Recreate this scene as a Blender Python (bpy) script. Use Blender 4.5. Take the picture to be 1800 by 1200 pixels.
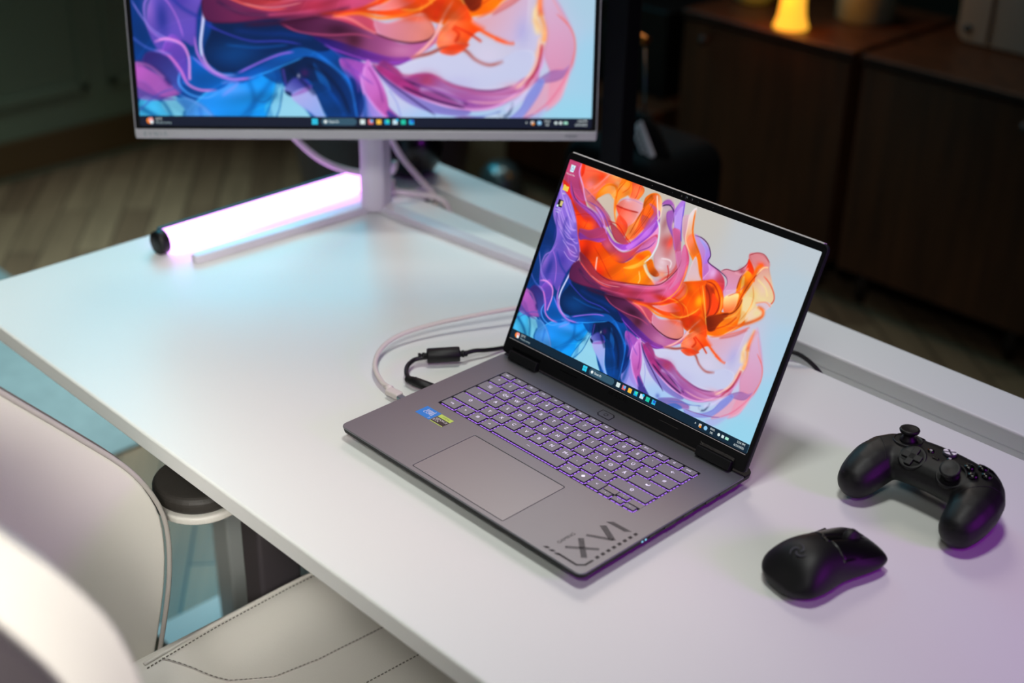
import bpy, bmesh, math, random
import numpy as np
from mathutils import Vector, Matrix, Euler
for o in list(bpy.data.objects): bpy.data.objects.remove(o)
sc=bpy.context.scene; COL=sc.collection
def lin(h):
    if isinstance(h,str): c=[int(h[i:i+2],16)/255 for i in(0,2,4)]
    else: c=h
    return [x/12.92 if x<=.04045 else ((x+.055)/1.055)**2.4 for x in c]
# ---------------------------------------------------------------- camera, world, lights
cam=bpy.data.objects.new('camera',bpy.data.cameras.new('camera')); COL.objects.link(cam)
cam.location=(.86589,-.89520,.79880); cam.rotation_euler=(1.08454600,-.01614615,.80489612)
cam.data.sensor_width=36; cam.data.lens=2472.91*36/1800; cam.data.clip_start=.05
cam.data.dof.use_dof=True; cam.data.dof.focus_distance=1.48; cam.data.dof.aperture_fstop=2.8
sc.camera=cam
sc.view_settings.view_transform='Standard'; sc.view_settings.look='None'; sc.view_settings.gamma=1
sc.view_settings.use_curve_mapping=False; sc.view_settings.exposure=0
w=bpy.data.worlds.new('world'); sc.world=w; w.use_nodes=True
w.node_tree.nodes['Background'].inputs[0].default_value=(*lin('8fa8b0'),1); w.node_tree.nodes['Background'].inputs[1].default_value=.01
def area(name,loc,target,size,power,color,spread=180,sy=None):
    l=bpy.data.lights.new(name,'AREA'); l.energy=power; l.color=lin(color); l.size=size
    if sy: l.shape='RECTANGLE'; l.size_y=sy
    l.spread=math.radians(spread)
    o=bpy.data.objects.new(name,l); COL.objects.link(o); o.location=loc
    o.rotation_euler=(Vector(target)-Vector(loc)).to_track_quat('-Z','Y').to_euler(); return o
area('key_softbox_light',(.12,-.05,2.1),(.05,-.05,0),.34,3.35,(.99,1,.98),80)
area('window_light',(-2.7,1.15,1.35),(-.7,0,-.1),1.1,11.5,(.16,.87,1),110)
area('violet_light',(1.35,.35,.5),(.35,.1,0),.3,.9,(.80,.20,1),75)
area('chair_fill_light',(1.3,-1.35,1.15),(-.38,-.58,-.04),.35,2.3,(1,.985,.95),28)
area('top_left_softbox_light',(-1.6,1.7,2.2),(-.2,0,0),.9,8.4,(1,.945,.90),120)
area('floor_fill_light',(-2.0,.5,1.9),(-1.9,.5,-.72),.4,5.4,(.87,.98,1),52)  # added fill that brightens the floor, not a lamp of the room
area('low_floor_fill_light',(-1.65,.15,.9),(-1.5,.15,-.72),.25,2.2,(.95,.98,1),62)  # second added fill, lifts the boards beside the desk leg
area('front_fill_light',(1.1,-1.5,1.9),(-.5,.1,.1),.4,1.4,(1,1,.98),40)  # added fill to brighten the monitor's front, stands for no real softbox

# ---------------------------------------------------------------- materials
def mat(name,color='808080',rough=.5,metal=0,emit=None,es=1,spec=.5,bump=0,bscale=200,var=0,vscale=8,coat=0,stretch=None):
    m=bpy.data.materials.new(name); m.use_nodes=True; nt=m.node_tree; p=nt.nodes['Principled BSDF']
    p.inputs['Base Color'].default_value=(*lin(color),1); p.inputs['Roughness'].default_value=rough; p.inputs['Metallic'].default_value=metal
    p.inputs['Specular IOR Level'].default_value=spec; p.inputs['Coat Weight'].default_value=coat
    if emit is not None:
        p.inputs['Emission Color'].default_value=(*lin(emit),1); p.inputs['Emission Strength'].default_value=es
    if bump or var:
        tc=nt.nodes.new('ShaderNodeTexCoord'); mp=nt.nodes.new('ShaderNodeMapping'); nt.links.new(tc.outputs['Object'],mp.inputs[0])
        if stretch: mp.inputs['Scale'].default_value=stretch
    if bump:
        n=nt.nodes.new('ShaderNodeTexNoise'); n.inputs['Scale'].default_value=bscale; n.inputs['Detail'].default_value=3
        b=nt.nodes.new('ShaderNodeBump'); b.inputs['Strength'].default_value=bump; b.inputs['Distance'].default_value=.001
        nt.links.new(mp.outputs[0],n.inputs[0]); nt.links.new(n.outputs[0],b.inputs['Height']); nt.links.new(b.outputs[0],p.inputs['Normal'])
    if var:
        n=nt.nodes.new('ShaderNodeTexNoise'); n.inputs['Scale'].default_value=vscale; n.inputs['Detail'].default_value=5
        r=nt.nodes.new('ShaderNodeValToRGB'); c=lin(color)
        r.color_ramp.elements[0].position=.3; r.color_ramp.elements[1].position=.7
        r.color_ramp.elements[0].color=(*[x*(1-var) for x in c],1); r.color_ramp.elements[1].color=(*[min(1,x*(1+var)) for x in c],1)
        nt.links.new(mp.outputs[0],n.inputs[0]); nt.links.new(n.outputs[0],r.inputs[0]); nt.links.new(r.outputs[0],p.inputs['Base Color'])
    return m
M=dict(
 desk=mat('desk_white','e8eae6',.42,bump=.05,bscale=900),
 desk_leg=mat('desk_leg_white','c8ccca',.4),
 deck=mat('laptop_aluminium','84868b',.45,.75,bump=.05,bscale=2500),
 deckd=mat('laptop_dark_plastic','101112',.5,spec=.25,bump=.04,bscale=2000),
 bezel=mat('bezel_black','0a0b0c',.45,spec=.2),
 black=mat('black_plastic','0a0a0b',.5,spec=.4,bump=.05,bscale=1500),
 satin=mat('satin_black','0a0a0b',.33),
 gloss=mat('gloss_black','060607',.24),
 rubber=mat('black_rubber','0a0a0a',.6),
 lidedge=mat('lid_edge_silver','f0eaea',.35,.1), lidback=mat('lid_dark_aluminium','1c1c22',.5,spec=.25), pole=mat('pole_black','060709',.6,spec=.12),
 key=mat('keycap_grey','88868c',.5,spec=.5),
 keyside=mat('keycap_side','0c0b10',.4),
 legend=mat('key_legend','d8d0ec',.5,emit='e4dcf8',es=.85),
 glow=mat('key_backlight','20102c',.5,emit='b478ff',es=1.0),
 ink=mat('dark_ink','1c1c22',.5,.3),
 pad=mat('touchpad','85868a',.4,.6),
 blue=mat('sticker_blue','0a84e0',.4), green=mat('sticker_green','c4e060',.4), sblack=mat('sticker_black','140c10',.4), white=mat('white_ink','f4f4f6',.4), dgreen=mat('sticker_dark_green','5c6a20',.4),
 led=mat('led_blue','102028',.4,emit='8cd8ff',es=1),
 mon=mat('monitor_silver','b4b6b8',.4,.15), stand=mat('stand_white','d4d0d6',.35,.1),
 tube=mat('violet_light_tube','f0e0ff',.4,emit='dc90ff',es=3.6),
 cable=mat('white_cable','d9cfca',.5), cableb=mat('black_cable','101011',.4),
 leather=mat('white_leather','e0dcd4',.45,bump=.15,bscale=500), piping=mat('leather_piping','b4aea8',.5), thread=mat('brown_thread','6c665e',.7),
 shell=mat('chair_back_plastic','4a4448',.45), armpad=mat('armrest_pad','34302c',.55,bump=.3,bscale=700),
 cyl=mat('chrome','909090',.2,1),
 walnut=mat('walnut_veneer','4e2c16',.42,var=.35,vscale=5,stretch=(6,6,.6)),
 walnutd=mat('dark_wood_edge','24160e',.5),
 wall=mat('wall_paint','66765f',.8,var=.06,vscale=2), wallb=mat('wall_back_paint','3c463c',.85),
 base=mat('baseboard_wood','4a3818',.6),
 rug=mat('rug_grey','748888',.9,bump=.5,bscale=300,var=.08,vscale=30),
 lamp=mat('lamp_shade_orange','ffb030',.5,emit='ffb838',es=1.1),
 pot=mat('ceramic_grey','8a948a',.5), appl=mat('appliance_grey','93a2a0',.45), glassg=mat('green_glass','9ab070',.25),
 bin=mat('dark_grey_bin','34323e',.5), fabric=mat('black_fabric','08090a',.8,spec=.1,bump=.3,bscale=600), labelg=mat('grey_label','efe6ee',.5), basket=mat('pale_green_box','8c9c84',.7), steel=mat('steel','7c9498',.3,.8), brass=mat('brass_grip','a06020',.3,.8),
)
def wood_floor():
    m=bpy.data.materials.new('herringbone_parquet'); m.use_nodes=True; nt=m.node_tree; p=nt.nodes['Principled BSDF']
    tc=nt.nodes.new('ShaderNodeTexCoord'); mp=nt.nodes.new('ShaderNodeMapping'); mp.inputs['Rotation'].default_value=(0,0,math.radians(38)); nt.links.new(tc.outputs['Object'],mp.inputs[0])
    b=nt.nodes.new('ShaderNodeTexBrick'); b.inputs['Scale'].default_value=1; b.inputs['Brick Width'].default_value=.55; b.inputs['Row Height'].default_value=.085; b.inputs['Mortar Size'].default_value=.002
    b.inputs['Color1'].default_value=(*lin('9e8668'),1); b.inputs['Color2'].default_value=(*lin('806850'),1); b.inputs['Mortar'].default_value=(*lin('1c1410'),1)
    n=nt.nodes.new('ShaderNodeTexNoise'); n.inputs['Scale'].default_value=6; n.inputs['Detail'].default_value=6
    mp2=nt.nodes.new('ShaderNodeMapping'); mp2.inputs['Scale'].default_value=(.5,6,1); nt.links.new(mp.outputs[0],mp2.inputs[0]); nt.links.new(mp2.outputs[0],n.inputs[0])
    mx=nt.nodes.new('ShaderNodeMixRGB'); mx.blend_type='MULTIPLY'; mx.inputs[0].default_value=.6
    nt.links.new(mp.outputs[0],b.inputs[0]); nt.links.new(b.outputs[0],mx.inputs[1]); nt.links.new(n.outputs[0],mx.inputs[2]); nt.links.new(mx.outputs[0],p.inputs['Base Color'])
    p.inputs['Roughness'].default_value=.35; return m
M['floor']=wood_floor()
def display_mat():
    m=bpy.data.materials.new('display_image'); m.use_nodes=True; nt=m.node_tree; p=nt.nodes['Principled BSDF']
    a=nt.nodes.new('ShaderNodeAttribute'); a.attribute_name='Col'
    p.inputs['Base Color'].default_value=(.01,.01,.01,1); p.inputs['Roughness'].default_value=.35; p.inputs['Specular IOR Level'].default_value=.06
    nt.links.new(a.outputs['Color'],p.inputs['Emission Color']); p.inputs['Emission Strength'].default_value=1.0; return m
M['display']=display_mat()
_em={}
def emat(h,s=1.0):
    if (h,s) not in _em: _em[(h,s)]=mat('screen_pixel_'+h,'050505',.5,emit=h,es=s,spec=.2)
    return _em[(h,s)]
# ---------------------------------------------------------------- builders
class MB:
    def __init__(s): s.v=[];s.f=[];s.m=[];s.sm=[]
    def add(s,vs,fs,mi=0,smooth=False):
        k=len(s.v); s.v+= [tuple(v) for v in vs]; s.f+=[tuple(i+k for i in f) for f in fs]; s.m+=[mi]*len(fs); s.sm+=[smooth]*len(fs); return s
    def box(s,x0,x1,y0,y1,z0,z1,mi=0,T=None):
        vs=[Vector((x,y,z)) for x in(x0,x1) for y in(y0,y1) for z in(z0,z1)]
        if T is not None: vs=[T@v for v in vs]
        return s.add(vs,[(0,1,3,2),(4,6,7,5),(0,4,5,1),(2,3,7,6),(0,2,6,4),(1,5,7,3)],mi)
    def rings(s,R,mi=0,smooth=True,cap=True,closed=True):
        n=len(R[0]); vs=[p for r in R for p in r]; fs=[]
        for i in range(len(R)-1):
            for j in range(n if closed else n-1):
                a=i*n+j;b=i*n+(j+1)%n; fs.append((a,b,b+n,a+n))
        if cap and closed: fs.append(tuple(range(n))[::-1]); fs.append(tuple(range((len(R)-1)*n,len(R)*n)))
        return s.add(vs,fs,mi,smooth)
    def lathe(s,prof,c=(0,0,0),n=40,mi=0,T=None,cap=True):
        R=[]
        for r,z in prof:
            ring=[Vector((c[0]+r*math.cos(2*math.pi*i/n),c[1]+r*math.sin(2*math.pi*i/n),c[2]+z)) for i in range(n)]
            if T is not None: ring=[T@v for v in ring]
            R.append(ring)
        return s.rings(R,mi,True,cap)
    def tube(s,pts,r,n=12,mi=0,smooth_path=True,sub=8):
        P=[Vector(p) for p in pts]; rr=list(r) if hasattr(r,'__len__') else [r]*len(P)
        if smooth_path and len(P)>2:
            Q=[];RR=[]
            for i in range(len(P)-1):
                a,b,c,d=P[max(i-1,0)],P[i],P[i+1],P[min(i+2,len(P)-1)]
                for k in range(sub):
                    t=k/sub; Q.append(.5*((2*b)+(c-a)*t+(2*a-5*b+4*c-d)*t*t+(3*b-a-3*c+d)*t**3)); RR.append(rr[i]*(1-t)+rr[i+1]*t)
            Q.append(P[-1]);RR.append(rr[-1]);P,rr=Q,RR
        R=[];up=None
        for i,p in enumerate(P):
            t=(P[min(i+1,len(P)-1)]-P[max(i-1,0)]).normalized()
            if up is None: up=t.orthogonal().normalized()
            up=(up-t*up.dot(t)); up=up.normalized() if up.length>1e-6 else t.orthogonal().normalized()
            bn=t.cross(up); R.append([p+(up*math.cos(2*math.pi*j/n)+bn*math.sin(2*math.pi*j/n))*rr[i] for j in range(n)])
        return s.rings(R,mi)
    def mesh(s,o,mi=0,T=None):   # absorb another mesh datablock
        vs=[(T@v.co if T is not None else v.co) for v in o.vertices]; return s.add(vs,[tuple(p.vertices) for p in o.polygons],mi)
    def build(s,name,mats,parent=None,bevel=0,seg=2,loc=None,rot=None,sub=0):
        me=bpy.data.meshes.new(name); me.from_pydata(s.v,[],s.f)
        for m in (mats if isinstance(mats,(list,tuple)) else [mats]): me.materials.append(m)
        me.polygons.foreach_set('material_index',s.m); me.polygons.foreach_set('use_smooth',s.sm)
        bm=bmesh.new(); bm.from_mesh(me); bmesh.ops.recalc_face_normals(bm,faces=bm.faces); bm.to_mesh(me); bm.free()
        o=bpy.data.objects.new(name,me); COL.objects.link(o)
        if parent is not None: o.parent=parent
        if loc is not None: o.location=loc
        if rot is not None: o.rotation_euler=rot
        if bevel:
            b=o.modifiers.new('bevel','BEVEL'); b.width=bevel; b.segments=seg; b.limit_method='ANGLE'; b.angle_limit=math.radians(40); b.harden_normals=True
            me.polygons.foreach_set('use_smooth',[True]*len(me.polygons))
        if sub:
            b=o.modifiers.new('sub','SUBSURF'); b.levels=sub; b.render_levels=sub
        return o
def empty(name,loc=(0,0,0),rot=(0,0,0)):
    o=bpy.data.objects.new(name,None); COL.objects.link(o); o.location=loc; o.rotation_euler=rot; o.empty_display_size=.02; return o
def tag(o,label=None,cat=None,group=None,kind=None):
    for k,v in(('label',label),('category',cat),('group',group),('kind',kind)):
        if v: o[k]=v
    return o
def curve_mesh(cu):
    o=bpy.data.objects.new('tmp',cu); COL.objects.link(o); dg=bpy.context.evaluated_depsgraph_get()
    me=bpy.data.meshes.new_from_object(o.evaluated_get(dg)); bpy.data.objects.remove(o); return me
def text_mesh(t,size,ext=0,align='CENTER'):
    cu=bpy.data.curves.new('t','FONT'); cu.body=t; cu.size=size; cu.align_x=align; cu.align_y='CENTER'; cu.extrude=ext; cu.resolution_u=3
    return curve_mesh(cu)
def plate_mesh(outlines,z0,z1,bev=0,seg=2):
    cu=bpy.data.curves.new('p','CURVE'); cu.dimensions='2D'; cu.fill_mode='BOTH'; cu.extrude=(z1-z0)/2-bev; cu.bevel_depth=bev; cu.bevel_resolution=seg; cu.offset=-bev
    for L in outlines:
        sp=cu.splines.new('POLY'); sp.points.add(len(L)-1); sp.use_cyclic_u=True
        for i,(x,y) in enumerate(L): sp.points[i].co=(x,y,0,1)
    me=curve_mesh(cu); me.transform(Matrix.Translation((0,0,(z0+z1)/2))); return me
def mesh_obj(name,me,m,parent=None,smooth=False,loc=None):
    me=me.copy(); me.materials.clear(); me.materials.append(m); me.polygons.foreach_set('material_index',[0]*len(me.polygons)); me.polygons.foreach_set('use_smooth',[smooth]*len(me.polygons))
    o=bpy.data.objects.new(name,me); COL.objects.link(o); o.parent=parent
    if loc: o.location=loc
    return o
def rrect(x0,x1,y0,y1,r,n=6,rs=None):
    rs=rs or (r,r,r,r); out=[]
    for (cx,cy,a0),rr in zip(((x1,y1,0),(x0,y1,90),(x0,y0,180),(x1,y0,270)),rs):
        sx=-1 if cx==x1 else 1; sy=-1 if cy==y1 else 1
        for i in range(n+1):
            a=math.radians(a0+90*i/n); out.append((cx+sx*rr+rr*math.cos(a),cy+sy*rr+rr*math.sin(a)))
    return out
def _cr(P,closed,n=6):
    P=np.array(P,float);m=len(P)
    if m<3:return P
    idx=(lambda i:P[i%m]) if closed else (lambda i:P[min(max(i,0),m-1)])
    out=[]
    for i in range(m if closed else m-1):
        a,b,c,d=idx(i-1),idx(i),idx(i+1),idx(i+2)
        for t in np.linspace(0,1,n,endpoint=False):
            out.append(.5*((2*b)+(c-a)*t+(2*a-5*b+4*c-d)*t*t+(3*b-a-3*c+d)*t**3))
    if not closed:out.append(P[-1])
    return np.array(out)
def _hx(h):return np.array([int(h[i:i+2],16) for i in(0,2,4)])/255.
def _dist(X,Y,Q,closed):
    n=len(Q);d2=np.full(X.shape,1e9);T=np.zeros(X.shape);ins=np.zeros(X.shape,bool)
    for i in range(n if closed else n-1):
        a=Q[i];b=Q[(i+1)%n];e=b-a;l=e@e+1e-12
        t=np.clip(((X-a[0])*e[0]+(Y-a[1])*e[1])/l,0,1)
        q=(X-a[0]-t*e[0])**2+(Y-a[1]-t*e[1])**2
        k=q<d2;T=np.where(k,(i+t)/max(n-1,1),T);d2=np.minimum(d2,q)
        if closed:
            c=((a[1]>Y)!=(b[1]>Y))
            with np.errstate(all='ignore'):
                xi=a[0]+(Y-a[1])*e[0]/(e[1] if abs(e[1])>1e-12 else 1e-12)
            ins^=c&(X<xi)
    return np.sqrt(d2),T,ins
def paint(W,H,BG,D,v0=0,v1=1,x1=1.6):
    xs=(np.arange(W)+.5)/W*x1;ys=v0+(v1-v0)*(np.arange(H)+.5)/H
    X,Y=np.meshgrid(xs,ys)
    num=np.zeros((H,W,3));den=np.zeros((H,W,1))
    for x,y,c in BG:
        w=(1/((X-x)**2+(Y-y)**2+.004)**2)[...,None];num+=w*_hx(c);den+=w
    I=num/den
    for d in D:
        if d[0]=='G':
            _,x,y,rx,ry,c,a=d
            w=a*np.exp(-(((X-x)/rx)**2+((Y-y)/ry)**2)*1.1);k=w[...,None];I=I*(1-k)+_hx(c)*k;continue
        cl=d[0]=='S';Q=_cr(d[1],cl);s=(d[7]*2 if cl else d[3]*2.5+.004)
        i0,i1=np.searchsorted(xs,[Q[:,0].min()-s,Q[:,0].max()+s]);j0,j1=np.searchsorted(ys,[Q[:,1].min()-s,Q[:,1].max()+s])
        if i1<=i0 or j1<=j0:continue
        x,y=X[j0:j1,i0:i1],Y[j0:j1,i0:i1];ds,T,ins=_dist(x,y,Q,cl)
        if cl:
            _,_,c0,c1,p0,p1,a,sf=d
            sd=np.where(ins,ds,-ds);w=np.clip(.5+sd/(2*sf),0,1);w=w*w*(3-2*w)*a
            v=(p1[0]-p0[0],p1[1]-p0[1]);t=np.clip(((x-p0[0])*v[0]+(y-p0[1])*v[1])/(v[0]**2+v[1]**2+1e-9),0,1)[...,None]
            col=_hx(c0)*(1-t)+_hx(c1)*t
            m=min(float(ds[ins].max()) if ins.any() else .01,.2)
            rim=np.exp(-((ds-.003)/.003)**2)*np.clip(m/.03,0,1)*.28
            col=col+(np.clip(col*1.25+.16,0,1)-col)*(rim*np.sin(9*T+x*7))[...,None]; col=np.clip(col,0,1)
        else:
            _,_,c,wd,a=d
            tp=np.clip(np.minimum(T,1-T)*8,0,1)**.7
            w=a*tp*np.exp(-(ds/(wd*.75))**2);col=_hx(c)
        k=w[...,None];I[j0:j1,i0:i1]=I[j0:j1,i0:i1]*(1-k)+col*k
    # fine silk folds where the cloth is coloured
    a=X+.06*np.sin(5.1*Y+2.3*X)+.035*np.sin(11*Y-7*X+1); b=Y+.07*np.sin(4.3*X+1.1)+.03*np.sin(9*X+8*Y)
    g=(np.sin(34*(a-b)+5*np.sin(6*a+3*b))+.6*np.sin(61*(.5*a+b)+4*np.sin(7*b-2*a))+.5*np.sin(27*(a+1.3*b)+6*np.sin(4*a)))/2.1
    sat=np.clip((I.max(-1)-I.min(-1)-.27)*4,0,1); I=I*(1+.13*g*sat)[...,None]
    r=np.clip(1-np.abs(np.sin(17*(a-b)+2.5*np.sin(6*a+3*b)))*9,0,1)*sat*.16; I=I+(np.clip(I*1.3+.15,0,1)-I)*r[...,None]
    return np.clip(I,0,1)
WBG=[(.585,1.011,'cdc4b8'),(.312,.839,'cfc2b4'),(.903,.957,'cbc8c2'),(1.251,.95,'c6cbcf'),(1.567,.968,'c3ccd3'),(.83,.876,'c9c7c5'),(1.556,.77,'bdcdd8'),(1.603,.507,'b4d0e2'),(1.603,.281,'aad3e8'),(1.536,.053,'a4d6ea'),(1.2,.03,'a8cdec'),(1.012,.043,'b0cdf0'),(.547,.045,'a0d6ea'),(.454,.073,'9fd4ea'),(.214,.047,'3f9fd8'),(.944,.198,'cfd0ec'),(1.222,.305,'d2cfe2'),(1.297,.45,'d8c6d8'),(1.409,.348,'cfcbe6'),(1.236,.192,'c4cfe8'),(.015,.006,'3a94cc')]
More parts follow.
